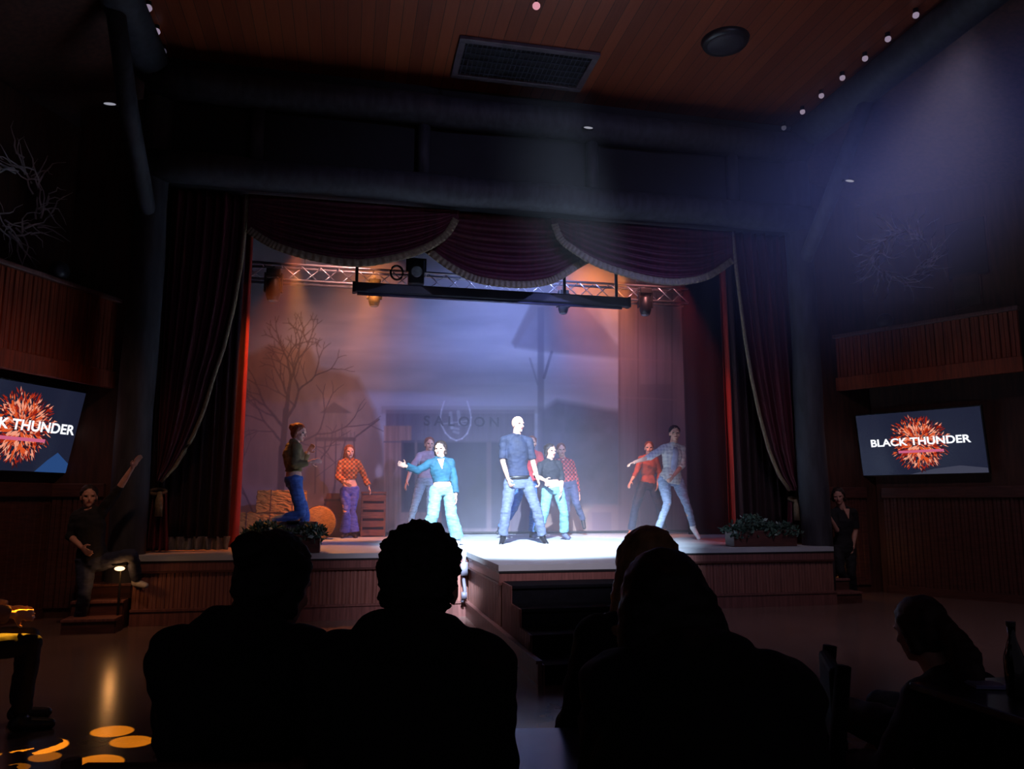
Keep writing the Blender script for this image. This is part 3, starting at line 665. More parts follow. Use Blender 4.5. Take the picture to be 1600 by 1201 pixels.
# bare tree
rnd = random.Random(12)
def branch(x, y, ang, ln, w_, dpt):
    n = 4; pts = [(x, y)]
    for k in range(n):
        ang += rnd.gauss(0, .12); x += math.cos(ang)*ln/n; y -= math.sin(ang)*ln/n; pts.append((x, y))
    for k, ((xa_, ya_), (xb_, yb_)) in enumerate(zip(pts, pts[1:])): line(xa_, ya_, xb_, yb_, w_*(1-.1*k), '4b3a40', .85)
    if dpt > 0:
        for s_ in (-1, 1): branch(x, y, ang+s_*rnd.uniform(.22, .6), ln*rnd.uniform(.62, .82), w_*.62, dpt-1)
        if dpt > 2: i_ = 2; branch(pts[i_][0], pts[i_][1], ang+rnd.choice((-1, 1))*rnd.uniform(.5, .9), ln*.6, w_*.5, dpt-2)
line(438, 790, 441, 700, 11, '463539', .9); line(441, 710, 447, 640, 9, '463539', .9)
branch(447, 645, 1.62, 52, 6.5, 5); branch(444, 668, 2.25, 46, 4.5, 4); branch(447, 655, .85, 50, 4.5, 4); branch(440, 700, .55, 60, 3.5, 3); branch(440, 690, 2.5, 42, 3.5, 3)
branch(395, 800, 1.7, 55, 2.5, 3); branch(500, 720, 1.0, 30, 2.0, 2)
# saloon facade
blend(rectp(603, 640, 835, 832), '5c5666', .85, .12, 51, (3, 60)); blend(rectp(596, 634, 845, 646), '86808c', .6)
blend(poly([(596, 634), (845, 634), (830, 600), (625, 600)], 4), '9a98a8', .25)
blend(rectp(600, 665, 643, 832), '98756a', .85, .25, 52, (2.2, 120)); blend(rectp(627, 688, 672, 800), '3f3c4b', .85); blend(rectp(631, 692, 668, 796), '2f2f40', .7)
blend(rectp(690, 690, 792, 825), '343648', .85, .1); blend(rectp(760, 690, 768, 830), '7c6a70', .6); blend(rectp(640, 800, 690, 832), '8a6a60', .7, .2, 53, (2.2, 100))
for x1 in (650, 795): line(x1, 690, x1, 830, 4, '8a7472', .7)
line(600, 690, 830, 690, 2, '5a5664', .8)
blend(np.exp(-(((U-592)/6)**2+((V-737)/12)**2)**2), 'c0b0b0', .8)
# hanging horseshoe emblem with boots
UP_ = [(694, 627), (690, 640), (688, 652), (690, 664), (696, 676), (704, 684), (713, 688), (722, 685), (730, 677), (735, 664), (736, 652), (734, 640), (730, 627)]
for (x1, y1), (x2, y2) in zip(UP_, UP_[1:]): line(x1, y1, x2, y2, 2.2, 'd0d2e2', .6)
for x1, y1, x2, y2, w_ in ((704, 645, 706, 668, 5), (706, 668, 716, 670, 4), (716, 643, 718, 662, 5), (718, 662, 728, 664, 4), (692, 662, 732, 657, 2), (709, 674, 716, 676, 4)): line(x1, y1, x2, y2, w_, 'c4c6d6', .38)
# roof, post and buildings on the right
blend(poly([(832, 470), (905, 470), (985, 560), (870, 552), (805, 543), (800, 535)], 3), '6a6678', .6, .12); blend(poly([(832, 470), (800, 535), (805, 543), (846, 475)], 2), '7a7480', .6)
blend(poly([(845, 470), (930, 470), (965, 560), (860, 548)], 5), '705e6c', .35)
blend(rectp(840, 480, 850, 760), '5c5a70', .6); line(850, 590, 862, 550, 4, '4c4a60', .6); line(840, 600, 828, 560, 3, '4c4a60', .3)
blend(poly([(858, 552), (966, 572), (966, 640), (858, 640)], 3), '9c9bb4', .45)
blend(poly([(845, 640), (870, 625), (910, 632), (950, 640), (970, 642), (970, 790), (845, 790)], 5), '454660', .75, .2, 61)
blend(rectp(966, 440, 1085, 832), '765c66', .85, .18, 62, (5, 90)); blend(rectp(1000, 600, 1050, 830), '5c4a58', .5); 
for x1 in (968, 997, 1026, 1050): line(x1, 460, x1, 830, 2.5, '5c4652', .7)
for y1 in (470, 560, 620): line(966, y1, 1085, y1+6, 3, '8a6e76', .5)
blend(poly([(918, 800), (930, 788), (985, 790), (990, 830), (918, 830)], 2), '7e6270', .7); blend(rectp(925, 800, 955, 828), '6a5466', .7)
me = bpy.data.meshes.new('painted_cloth')
co = np.stack([GX, np.zeros_like(GX), GZ], -1).reshape(-1, 3); co[:, 2] -= SZ
idx = np.arange(NU*NV).reshape(NV, NU); fcs = np.stack([idx[:-1, :-1], idx[:-1, 1:], idx[1:, 1:], idx[1:, :-1]], -1).reshape(-1, 4)
me.vertices.add(len(co)); me.vertices.foreach_set('co', co.ravel().astype(np.float32)); me.loops.add(fcs.size); me.loops.foreach_set('vertex_index', fcs.ravel().astype(np.int32))
me.polygons.add(len(fcs)); me.polygons.foreach_set('loop_start', np.arange(0, fcs.size, 4, dtype=np.int32)); me.update(calc_edges=True)
ca = me.color_attributes.new('paint', 'FLOAT_COLOR', 'POINT'); im = np.clip(IMG, 0, 1); lin = np.where(im <= .04045, im/12.92, ((im+.055)/1.055)**2.4)
ca.data.foreach_set('color', np.concatenate([lin, np.ones((NV, NU, 1))], -1).astype(np.float32).ravel())
m = bpy.data.materials.new('painted_backdrop_cloth'); m.use_nodes = True; nd = m.node_tree.nodes.new('ShaderNodeVertexColor'); nd.layer_name = 'paint'
m.node_tree.links.new(nd.outputs[0], m.node_tree.nodes['Principled BSDF'].inputs['Base Color']); m.node_tree.nodes['Principled BSDF'].inputs['Roughness'].default_value = .9
t = thing('painted_backdrop', 'painted western town backdrop with bare tree and saloon behind the dancers', 'backdrop', (0, YB, SZ))
link('painted_cloth', me, m, t)
obj('hem_bar', tb([(BX0, 0, .03), (BX1, 0, .03)], .02, 8), M_black, t)
p = at(722, 659, YB-.012)
letters('saloon_lettering', 'S A L O O N', .26, mat('sign_paint_dark', '4a4856', .9), t, (p.x, -.012, p.z-SZ), (PI/2, 0, 0), sx=1.05, bold=.006)

# ------------------------------------------------------------------ props on the stage
def bale(p, l, h, d, rz, label):
    t = thing('hay_bale', label, 'hay bale', p, rz, 'hay bales at the left of the stage'); rnd = random.Random(int(p[0]*100))
    bm = bmesh.new(); bmesh.ops.create_cube(bm, size=1); bmesh.ops.scale(bm, vec=(l, d, h), verts=bm.verts[:]); bmesh.ops.translate(bm, vec=(0, 0, h/2), verts=bm.verts[:])
    bmesh.ops.subdivide_edges(bm, edges=bm.edges[:], cuts=14, use_grid_fill=True)
    for v in bm.verts: v.co += Vector((rnd.gauss(0, .008), rnd.gauss(0, .008), rnd.gauss(0, .008) if v.co.z > .02 else 0))
    obj('straw', bm, M_hay, t, False)
    for x in (-l*.22, l*.22): obj('twine', tb([(x, -d/2-.012, .02), (x, -d/2-.012, h+.012), (x, d/2+.012, h+.012), (x, d/2+.012, .02)], .008, 6), M_wooddk, t)
pb = at(402, 838, 13.9)
bale((pb.x, 13.9, SZ), .85, .42, .45, .1, 'straw bale furthest left, half hidden by the planter')
bale((at(470, 838, 13.9).x, 13.9, SZ), .85, .38, .45, -.05, 'straw bale on the deck right of the leftmost one')
bale((at(440, 800, 13.9).x, 13.9, SZ+.434), .8, .36, .42, .05, 'straw bale lying on top of the two others')
t = thing('straw_roll', 'rounded straw roll on the deck between the bales and the barrel', 'hay roll', (at(498, 838, 13.4).x, 13.4, SZ))
bm = bmesh.new(); rr_ = .27
tube(bm, [(0, -.22, rr_), (0, -.2, rr_), (0, .2, rr_), (0, .22, rr_)], [rr_*.92, rr_, rr_, rr_*.92], 28); obj('straw', bm, M_hay, t, True)
obj('twine', tb([(math.cos(k*PI/14)*(rr_+.008), -.08, rr_+math.sin(k*PI/14)*(rr_+.008)) for k in range(29)], .007, 6), M_wooddk, t)
t = thing('barrel', 'dark wooden barrel behind the woman in the orange plaid shirt', 'barrel', (at(526, 838, 14.2).x, 14.2, SZ))
obj('staves', tb([(0, 0, .0), (0, 0, .18), (0, 0, .38), (0, 0, .58), (0, 0, .76)], [.2, .24, .26, .24, .2], 22), M_wooddk, t, True)
for z in (.12, .62): obj('hoop', tb([(0, 0, z), (0, 0, z+.04)], .245 if z < .3 else .24, 22), M_black, t)
t = thing('crate_stack', 'tall slatted wooden crate standing right of the orange plaid woman', 'crate', (at(582, 838, 14.2).x, 14.2, SZ))
h2 = .2; ht_ = .76
for i in range(5): z = .02+i*ht_/5; obj('slat', bx(-h2, h2, -.17, -.15, z, z+.105), M_crate, t)
bm = bmesh.new()
for sx_ in (-1, 1):
    for sy_ in (-1, 1): box(bm, sx_*h2-.015, sx_*h2+.015, sy_*.15-.015, sy_*.15+.015, 0, ht_)
obj('corner_post', bm, M_crate, t); obj('inside', bx(-h2+.02, h2-.02, -.145, .15, .0, ht_-.02), M_dark, t); obj('top_board', bx(-h2-.02, h2+.02, -.18, .17, ht_, ht_+.03), M_crate, t)

def planter(px0, px1, pyb, y, hh_, label, seed, pale):
    a = at(px0, pyb, y); b = at(px1, pyb, y); c = (a.x+b.x)/2; w_ = (b.x-a.x)/2; rnd = random.Random(seed)
    t = thing('planter', label, 'planter', (c, y, SZ), 0, 'leafy planters on the stage edge')
    bm = bmesh.new(); box(bm, -w_, w_, -.13, .13, 0, .22, bev=.012); obj('trough', bm, M_wooddk, t)
    obj('soil', bx(-w_+.03, w_-.03, -.1, .1, .2, .23), mat('soil', '2a2018', .9), t)
    for nm, mm, n in (('foliage', M_leaf, 900), ('pale_foliage', M_leafpale, pale)):
        vs = []; fs = []
        for i in range(n):
            x = rnd.uniform(-w_-.05, w_+.05); yy = rnd.uniform(-.17, .15); top = hh_*(.75+.35*math.sin(x*9+seed))*(1-.5*abs(x/w_)**3)
            z = .12+rnd.random()**.7*top if yy < -.12 else .2+rnd.random()**.8*top
            d = Vector((rnd.gauss(0, 1), rnd.gauss(0, 1), rnd.gauss(.6, .7))).normalized(); s_ = d.cross(Vector((rnd.gauss(0, 1), rnd.gauss(0, 1), rnd.gauss(0, 1)))).normalized()
            ln = rnd.uniform(.04, .09); p = Vector((x, yy, z)); k = len(vs); nn = d.cross(s_)*ln*.12
            vs += [tuple(p), tuple(p+d*ln*.5+s_*ln*.28+nn), tuple(p+d*ln), tuple(p+d*ln*.5-s_*ln*.28+nn)]; fs.append((k, k+1, k+2, k+3))
        me = bpy.data.meshes.new(nm); me.from_pydata(vs, [], fs); link(nm, me, mm, t)
    return t
planter(384, 500, 862, 9.95, .16, 'trough of dark leafy plants on the left stage edge, beside the monitor', 4, 160)
planter(1140, 1238, 850, 10.02, .2, 'trough of wispy dark plants on the right stage edge', 9, 60)
t = thing('stage_monitor', 'black wedge floor monitor among the leaves of the left planter', 'speaker', (at(458, 830, 10.35).x, 10.35, SZ))
bm = bmesh.new(); pr = [(-.2, 0), (.2, 0), (.2, .12), (.02, .36), (-.2, .36)]
lo = [bm.verts.new((-.3, -u, v)) for u, v in pr]; hi = [bm.verts.new((.3, -u, v)) for u, v in pr]
for i in range(5): bm.faces.new((lo[i], lo[(i+1) % 5], hi[(i+1) % 5], hi[i]))
bm.faces.new(lo); bm.faces.new(hi); bmesh.ops.bevel(bm, geom=bm.edges[:], offset=.012, segments=2, affect='EDGES'); obj('cabinet', bm, mat('monitor_box', '2c2730', .6), t)
obj('handle', bx(-.08, .08, -.1, .05, .36, .375), M_black, t)

# ------------------------------------------------------------------ people
def evalmesh(bm, voxel, smooth_it=6, fac=.5):
    me = bpy.data.meshes.new('tmp'); bmesh.ops.recalc_face_normals(bm, faces=bm.faces[:]); bm.to_mesh(me); bm.free()
    o = bpy.data.objects.new('tmp', me); COL.objects.link(o)
    r = o.modifiers.new('r', 'REMESH'); r.mode = 'VOXEL'; r.voxel_size = voxel; r.use_smooth_shade = True
    if smooth_it:
        s = o.modifiers.new('s', 'SMOOTH'); s.factor = fac; s.iterations = smooth_it
    bpy.context.view_layer.update()
    out = bpy.data.meshes.new_from_object(o.evaluated_get(bpy.context.evaluated_depsgraph_get()))
    bpy.data.objects.remove(o); bpy.data.meshes.remove(me); return out
def seg(bm, p0, p1, r0, r1, n=14, flat0=False, flat1=False, mid=None):
    p0, p1 = Vector(p0), Vector(p1); d = (p1-p0); L = d.length
    if L < 1e-5: return
    d.normalize(); a = d.orthogonal().normalized(); b = d.cross(a); prof = []
    if not flat0: prof += [(-r0*math.cos(t_), r0*math.sin(t_)) for t_ in (.25, .7, 1.15)]
    prof.append((0, r0))
    if mid: prof.append((L*.45, mid))
    prof.append((L, r1))
    if not flat1: prof += [(L+r1*math.cos(t_), r1*math.sin(t_)) for t_ in (1.15, .7, .25)]
    rings = [[bm.verts.new(p0+d*u+(a*math.cos(2*PI*k/n)+b*math.sin(2*PI*k/n))*v) for k in range(n)] for u, v in prof]
    for x, y in zip(rings, rings[1:]):
        for k in range(n): bm.faces.new((x[k], x[(k+1) % n], y[(k+1) % n], y[k]))
    bm.faces.new(rings[0]); bm.faces.new(rings[-1])
def loft(bm, secs, n=20):
    """secs: (centre, lateral unit, forward unit, half width, half depth)"""
    rings = []
    for c, l, f, w_, d_ in secs:
        rings.append([bm.verts.new(c+l*w_*math.copysign(abs(math.cos(2*PI*k/n))**.85, math.cos(2*PI*k/n))+f*d_*math.sin(2*PI*k/n)) for k in range(n)])
    for x, y in zip(rings, rings[1:]):
        for k in range(n): bm.faces.new((x[k], x[(k+1) % n], y[(k+1) % n], y[k]))
    bm.faces.new(rings[0]); bm.faces.new(rings[-1])
def ell(bm, c, fr, sx, sy, sz, n=16, m=10):
    M = Matrix((fr[0], fr[1], fr[2])).transposed().to_4x4()
    bmesh.ops.create_uvsphere(bm, u_segments=n, v_segments=m, radius=1, matrix=Matrix.Translation(c) @ M @ Matrix.Diagonal((sx, sy, sz, 1)))
def folds(me, amp, sc, seed=0):
    n = len(me.vertices); co = np.empty(n*3, np.float32); me.vertices.foreach_get('co', co); nr = np.empty(n*3, np.float32); me.vertices.foreach_get('normal', nr)
    co = co.reshape(-1, 3); nr = nr.reshape(-1, 3); o = np.array([math.sin(seed)*9, math.cos(seed)*7, seed])
    d = np.array([noise.noise(Vector((v[0]*sc+o[0], v[1]*sc+o[1], v[2]*sc*1.7+o[2])))+.5*noise.noise(Vector((v[0]*sc*2.3, v[1]*sc*2.3+o[1], v[2]*sc*4))) for v in co])
    co += nr*(d*amp)[:, None]; me.vertices.foreach_set('co', co.ravel()); me.update()
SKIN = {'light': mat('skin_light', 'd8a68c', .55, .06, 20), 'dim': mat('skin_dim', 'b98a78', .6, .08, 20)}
M_eye = mat('eye_dark', '2a1c1a', .3); M_lip = mat('lip', 'a8564e', .5)
def hand(bm, wr, d, palm_n, s, thumb_side, curl=.35):
    """palm with four fingers of different length and a thumb leaving the side of the palm"""
    d = d.normalized(); n_ = (palm_n-d*palm_n.dot(d)); n_ = n_.normalized() if n_.length > 1e-4 else d.orthogonal().normalized(); sd = d.cross(n_)*thumb_side
    M = (sd, n_, d)
    ell(bm, wr+d*.048*s, M, .040*s, .015*s, .055*s, 12, 8)
    for k, (off, ln) in enumerate(((.030, .070), (.0105, .080), (-.0105, .074), (-.030, .058))):
        base = wr+d*.088*s+sd*off*s; sp = sd*off*.45
        e1 = base+(d*math.cos(curl*.5)+n_*math.sin(curl*.5)+sp).normalized()*ln*.5*s
        e2 = e1+(d*math.cos(curl*1.6)+n_*math.sin(curl*1.6)+sp).normalized()*ln*.55*s
        seg(bm, base, e1, .0098*s, .0088*s, 8); seg(bm, e1, e2, .0088*s, .0072*s, 8)
    b0 = wr+d*.028*s+sd*.030*s; b1 = b0+(sd*.75+d*.6+n_*.25).normalized()*.042*s; b2 = b1+(d*.9+sd*.3+n_*.4).normalized()*.034*s
    seg(bm, b0, b1, .014*s, .0105*s, 8); seg(bm, b1, b2, .0105*s, .0085*s, 8)
def person(label, J, face, opts, cat='person', group=None, voxel=.0068):
    """J: world joints head neck shA shB elA elB wrA wrB hipA hipB knA knB anA anB toeA toeB ; A is on the left in view"""
    s = opts.get('s', 1.0); J = {k: Vector(v) for k, v in J.items()}
    lo = min(J['anA'].z, J['anB'].z); base = Vector(((J['hipA'].x+J['hipB'].x)/2, (J['hipA'].y+J['hipB'].y)/2, opts.get('floor', lo)))
    J = {k: v-base for k, v in J.items()}
    t = thing('person', label, cat, base, 0, group)
    lift = (J['head']-(J['shA']+J['shB'])/2).normalized()*.022*s*opts.get('lift', 1)
    J['shA'] += lift; J['shB'] += lift
    d_ = (J['shB']-J['shA']).normalized()*.02*s*opts.get('lift', 1); J['shA'] += d_; J['shB'] -= d_; J['elA'] += d_*.7; J['elB'] -= d_*.7
    hip = (J['hipA']+J['hipB'])/2; sh = (J['shA']+J['shB'])/2; ax = (sh-hip).normalized(); TL = (sh-hip).length
    lat_s = (J['shB']-J['shA']).normalized(); lat_h = (J['hipB']-J['hipA']).normalized()
    fc = Vector(face).normalized()
    def fr(l):
        l = (l-ax*l.dot(ax)).normalized(); f = l.cross(ax).normalized(); f = -f if f.dot(Vector(opts.get('chest', face))) < 0 else f
        return l, f
    ls, fs_ = fr(lat_s); lh, fh = fr(lat_h); lm, fm = fr(lat_s+lat_h)
    wf = opts.get('w', 1.0)*s; fem = opts.get('fem', 0)
    shw = min((J['shB']-J['shA']).length/2+.02, .185*s) if not opts.get('wide') else (J['shB']-J['shA']).length/2
    shw = max(shw, .13*s)
    def torso(bm, g, lo_=-.12, hi_=1.03, grow=0):
        T = [(-.12, lh, fh, .135, .095), (0, lh, fh, .158, .112), (.12, lh, fh, .160, .112), (.38, lm, fm, .128-.012*fem, .092), (.6, ls, fs_, .146, .108), (.76, ls, fs_, .156, .115+.012*fem), (.9, ls, fs_, .140, .098), (1.0, ls, fs_, .105, .078), (1.06, ls, fs_, .072, .062), (1.12, ls, fs_, .055, .055)]
        secs = []
        def sample(k):
            for q0, q1 in zip(T, T[1:]):
                if k <= q1[0]:
                    f_ = (k-q0[0])/(q1[0]-q0[0]); return (k, (q0[1].lerp(q1[1], f_)).normalized(), (q0[2].lerp(q1[2], f_)).normalized(), q0[3]+(q1[3]-q0[3])*f_, q0[4]+(q1[4]-q0[4])*f_)
            return T[-1]
        ks = [lo_]+[q[0] for q in T if lo_ < q[0] < hi_]+[hi_]
        for k in ks:
            q = sample(k); ww = q[3]*wf; 
            if .55 < k < .85: ww = max(ww, min(shw, .19*s)*.86)
            secs.append((hip+ax*TL*k, q[1], q[2], ww+g+grow*max(0, .4-k), q[4]*wf+g+grow*max(0, .4-k)))
        loft(bm, secs)
    # body
    bm = bmesh.new(); torso(bm, 0, -.12, 1.12)
    hd = J['head']; nk = J.get('neck', sh+ax*.04); nk = sh+ax*.03*s
    hs_ = s*1.07
    seg(bm, nk-ax*.05, hd-Vector((0, 0, .04*hs_))-fc*.01, .060*hs_, .052*hs_)
    up = (hd-nk).normalized().lerp(Vector((0, 0, 1)), .6).normalized(); f2 = (fc-up*fc.dot(up)).normalized(); r2 = f2.cross(up).normalized(); HF = (r2, f2, up)
    ell(bm, hd+up*.025*hs_-f2*.008*hs_, HF, .075*hs_, .094*hs_, .092*hs_); ell(bm, hd+f2*.022*hs_-up*.045*hs_, HF, .056*hs_, .066*hs_, .070*hs_)
    ell(bm, hd+f2*.062*hs_-up*.088*hs_, HF, .026*hs_, .022*hs_, .02*hs_, 10, 8)
    seg(bm, hd+f2*.083*hs_+up*.006*hs_, hd+f2*.104*hs_-up*.028*hs_, .0085*hs_, .0125*hs_, 8)
    for sd in (-1, 1):
        ell(bm, hd+r2*.074*hs_*sd-up*.012*hs_-f2*.004*hs_, HF, .010*hs_, .02*hs_, .031*hs_, 8, 8); ell(bm, hd+r2*.03*hs_*sd+f2*.079*hs_+up*.022*hs_, HF, .022*hs_, .01*hs_, .008*hs_, 8, 6)
        ell(bm, hd+r2*.043*hs_*sd+f2*.06*hs_-up*.022*hs_, HF, .018*hs_, .016*hs_, .018*hs_, 8, 6)
    ell(bm, hd+f2*.084*hs_-up*.056*hs_, HF, .022*hs_, .01*hs_, .009*hs_, 8, 6)
    for q_, tsd in (('A', 1), ('B', -1)):
        S_, E_, W_ = J['sh'+q_], J['el'+q_], J['wr'+q_]
        seg(bm, sh+ax*-.025*s, S_-ax*.012*s, .06*s, .05*s); seg(bm, sh+ax*.045*s, S_, .045*s, .03*s); seg(bm, S_-ax*.012*s, E_, .050*s, .037*s, mid=.046*s); seg(bm, E_, W_, .038*s, .024*s, mid=.036*s)
        fd = (W_-E_).normalized(); inward = (hip+ax*TL*.4-W_); hand(bm, W_, fd, opts.get('palm'+q_, inward), s*opts.get('hs', 1.0), tsd, opts.get('curl'+q_, .45))
        H_, K_, A_, T_ = J['hip'+q_], J['kn'+q_], J['an'+q_], J['toe'+q_]
        seg(bm, H_+ax*.01, K_, .088*s*opts.get('w', 1), .055*s, mid=.076*s); seg(bm, K_, A_, .054*s, .034*s, mid=.054*s)
        seg(bm, A_-(T_-A_).normalized()*.02-Vector((0, 0, .03*s)), T_, .036*s, .026*s)
    me = evalmesh(bm, voxel, 3)
    me.materials.append(SKIN[opts.get('skin', 'light')]); me.materials.append(M_eye); me.materials.append(M_lip)
    n = len(me.polygons); c = np.empty(n*3, np.float32); me.polygons.foreach_get('center', c); c = c.reshape(-1, 3); mi = np.zeros(n, np.int32)
    loc = c-np.array(hd); a_ = loc@np.array(r2)/hs_; b_ = loc@np.array(f2)/hs_; u_ = loc@np.array(up)/hs_
    mi[(b_ > .05) & (np.abs(np.abs(a_)-.031) < .0135) & (np.abs(u_-.006) < .0075)] = 1
    mi[(b_ > .05) & (np.abs(a_) < .022) & (np.abs(u_+.056) < .009)] = 2
    me.polygons.foreach_set('material_index', mi); body = link('body', me, None, t, True)
    # trousers
    tr = opts['trousers']; fl = tr.get('flare', .055); g = tr.get('g', .014)
    bm = bmesh.new(); torso(bm, g, -.14, tr.get('top', .14))
    for q_ in 'AB':
        H_, K_, A_ = J['hip'+q_], J['kn'+q_], J['an'+q_]; e = A_.lerp(K_, tr.get('short', .06))
        seg(bm, H_+ax*.01, K_, .094*s*opts.get('w', 1)+g*.5, tr.get('knee', .066)*s, mid=.084*s+g*.3); seg(bm, K_, e, tr.get('knee', .066)*s, fl*s, flat1=True, mid=(tr.get('knee', .066)*.6+fl*.45)*s)
    me = evalmesh(bm, .010, 3); folds(me, .010, 9, 1); link('trousers', me, tr['m'], t, True)
    if tr.get('belt'):
        bm = bmesh.new(); torso(bm, g+.006, tr.get('top', .14)-.07, tr.get('top', .14)+.01); obj('belt', bm, M_black, t, True)
    # top
    tp = opts['top']; g = tp.get('g', .011)
    bm = bmesh.new(); torso(bm, g, tp.get('bottom', 0.0), 1.05, tp.get('grow', 0))
    for q_ in 'AB':
        S_, E_, W_ = J['sh'+q_], J['el'+q_], J['wr'+q_]
        seg(bm, sh-ax*.03*s, S_-ax*.016*s, .064*s+g*.4, .052*s+g*.5); seg(bm, sh+ax*.045*s, S_, .056*s+g*.4, .036*s+g*.4); k = tp.get('sleeve', 1.9); S_ = S_-ax*.016*s
        if k > 1: seg(bm, S_, E_, .056*s+g*.8, .046*s+g*.7); seg(bm, E_, E_.lerp(W_, k-1), .046*s+g*.7, (.034+tp.get('cuff', 0))*s+g*.6, flat1=True)
        elif k > 0: seg(bm, S_, S_.lerp(E_, k), .056*s+g*.8, .052*s+g, flat1=True)
    if tp.get('hood'): ell(bm, sh+ax*.05-fs_*.03, (ls, fs_, ax), .125*s, .115*s, .07*s)
    me = evalmesh(bm, .010, 3); folds(me, tp.get('fold', .011), 8, 2); link(tp.get('name', 'shirt'), me, tp['m'], t, True)
    if tp.get('collar'):
        cm = bmesh.new(); up_ = (J['head']-sh).normalized(); seg(cm, sh+ax*.045*s, sh+ax*.045*s+up_*.035*s, .07*s, .064*s, flat0=True, flat1=True); link('collar', evalmesh(cm, .01, 2), tp['m'], t, True)
    if tp.get('vneck'):
        bm = bmesh.new(); c0 = sh+ax*.02*s+fs_*(.115*s+g); vs = [bm.verts.new(q_) for q_ in (c0+ls*.05-fs_*.035+ax*.02, c0-ls*.05-fs_*.035+ax*.02, c0-ax*.13+fs_*.018)]
        f0 = bm.faces.new(vs); r_ = bmesh.ops.extrude_face_region(bm, geom=[f0]); bmesh.ops.translate(bm, vec=-fs_*.02, verts=[v for v in r_['geom'] if isinstance(v, bmesh.types.BMVert)]); obj('neckline', bm, tp['vneck'], t)
    if tp.get('inner'):
        bm = bmesh.new(); secs = []
        for k, w_ in ((.05, .045), (.3, .05), (.6, .06), (.85, .055), (1.0, .03)): secs.append((hip+ax*TL*k+fs_*(.095*wf*(.9 if .2 < k < .5 else 1.05 if k < .97 else .75)+g), ls, fs_, w_*s, .02))
        loft(bm, secs, 14); obj('undershirt', bm, tp['inner'], t, True)
    # shoes
    sm = opts.get('shoes', mat('shoe_dark', '17161a', .4)); fem = opts.get('boot')
    for q_ in 'AB':
        A_, T_ = J['an'+q_], J['toe'+q_]; d = (T_-A_); d.normalize(); sh_ = bmesh.new()
        heel = A_-d*.02*s-Vector((0, 0, .035*s)); seg(sh_, heel, T_-Vector((0, 0, .004)), .046*s, .034*s); seg(sh_, A_+Vector((0, 0, .03 if fem else .0)), heel, .046*s, .046*s)
        mm_ = evalmesh(sh_, .010, 2); link('shoe', mm_, sm, t, True)
    # hair
    s0, s = s, hs_
    hr = opts.get('hair', 'short')
    if hr != 'bald':
        hm = opts['hair_m']; bm = bmesh.new()
        ell(bm, hd+up*.042*s-f2*.022*s, HF, .088*s, .098*s, .090*s)
        ell(bm, hd-f2*.045*s-up*.005*s, HF, .080*s, .062*s, .085*s)
        if hr in ('long', 'pony', 'bun', 'longwide'):
            for sd in (-1, 1): seg(bm, hd+up*.04*s+r2*.06*sd*s, hd-up*.06*s+r2*.072*sd*s-f2*.02*s, .035*s, .025*s)
        if hr == 'long':
            loft(bm, [(hd+up*.02*s-f2*.04*s, r2, f2, .085*s, .05*s), (hd-up*.09*s-f2*.055*s, r2, f2, .1*s, .045*s), (hd-up*.22*s-f2*.075*s, r2, f2, .095*s, .035*s), (hd-up*.33*s-f2*.08*s, r2, f2, .06*s, .022*s)])
        if hr == 'longwide':
            L_ = opts.get('hairlen', .42)
            loft(bm, [(hd+up*.03*s-f2*.03*s, r2, f2, .095*s, .075*s), (hd-up*.07*s-f2*.035*s, r2, f2, .115*s, .075*s), (hd-up*.16*s-f2*.05*s, r2, f2, .13*s, .06*s), (hd-up*(L_*.6)*s-f2*.085*s, r2, f2, .14*s, .05*s), (hd-up*L_*s-f2*.10*s, r2, f2, .10*s, .03*s)])
        if hr == 'bun': ell(bm, hd+up*.06*s-f2*.105*s, HF, .05*s, .045*s, .048*s)
        if hr == 'pony':
            ell(bm, hd+up*.02*s-f2*.10*s, HF, .03*s, .035*s, .03*s); seg(bm, hd+up*.02*s-f2*.10*s, hd-up*.10*s-f2*.15*s, .04*s, .06*s); seg(bm, hd-up*.10*s-f2*.15*s, hd-up*.34*s-f2*.14*s, .06*s, .03*s)
        if hr == 'hat': pass
        # keep the face clear: carve a shape by pushing hair in front of the brow back
        me = evalmesh(bm, .008 if voxel < .008 else .009, 2); nv = len(me.vertices); co = np.empty(nv*3, np.float32); me.vertices.foreach_get('co', co); co = co.reshape(-1, 3)
        l_ = co-np.array(hd); fa = l_@np.array(f2)/s; ua = l_@np.array(up)/s
        lim = np.where(ua < .07, .015+np.clip(ua, 0, .07)*.75, .2); sh_amt = np.clip(fa-lim, 0, None)*.95; sh_amt[(ua < -.12)] = 0
        co -= (sh_amt*s)[:, None]*np.array(f2)[None, :]; me.vertices.foreach_set('co', co.ravel()); me.update()
        folds(me, .006*opts.get('hairfold', 1), opts.get('hairsc', 26), 3); link('hair', me, hm, t, True)
    return t

def pxj(Y, j):
    """joints given as (view x, view y, depth offset)"""
    return {k: W(v[0], v[1], y=Y+(v[2] if len(v) > 2 else 0)) for k, v in j.items()}
def denim(n, c): return mat(n, c, .8, .22, 14, (1, 1, 3))
H_or = mat('hair_auburn', '7a3a1c', .6, .3, 30, (1, 1, .2)); H_bk = mat('hair_dark', '241713', .6, .3, 30, (1, 1, .2)); H_bl = mat('hair_blonde', '8a6848', .55, .3, 30, (1, 1, .2))
WHT = mat('shoe_white', 'e8e8ec', .5); BLKS = mat('shoe_dark', '17161a', .4)
DG = 'dancers on the stage'
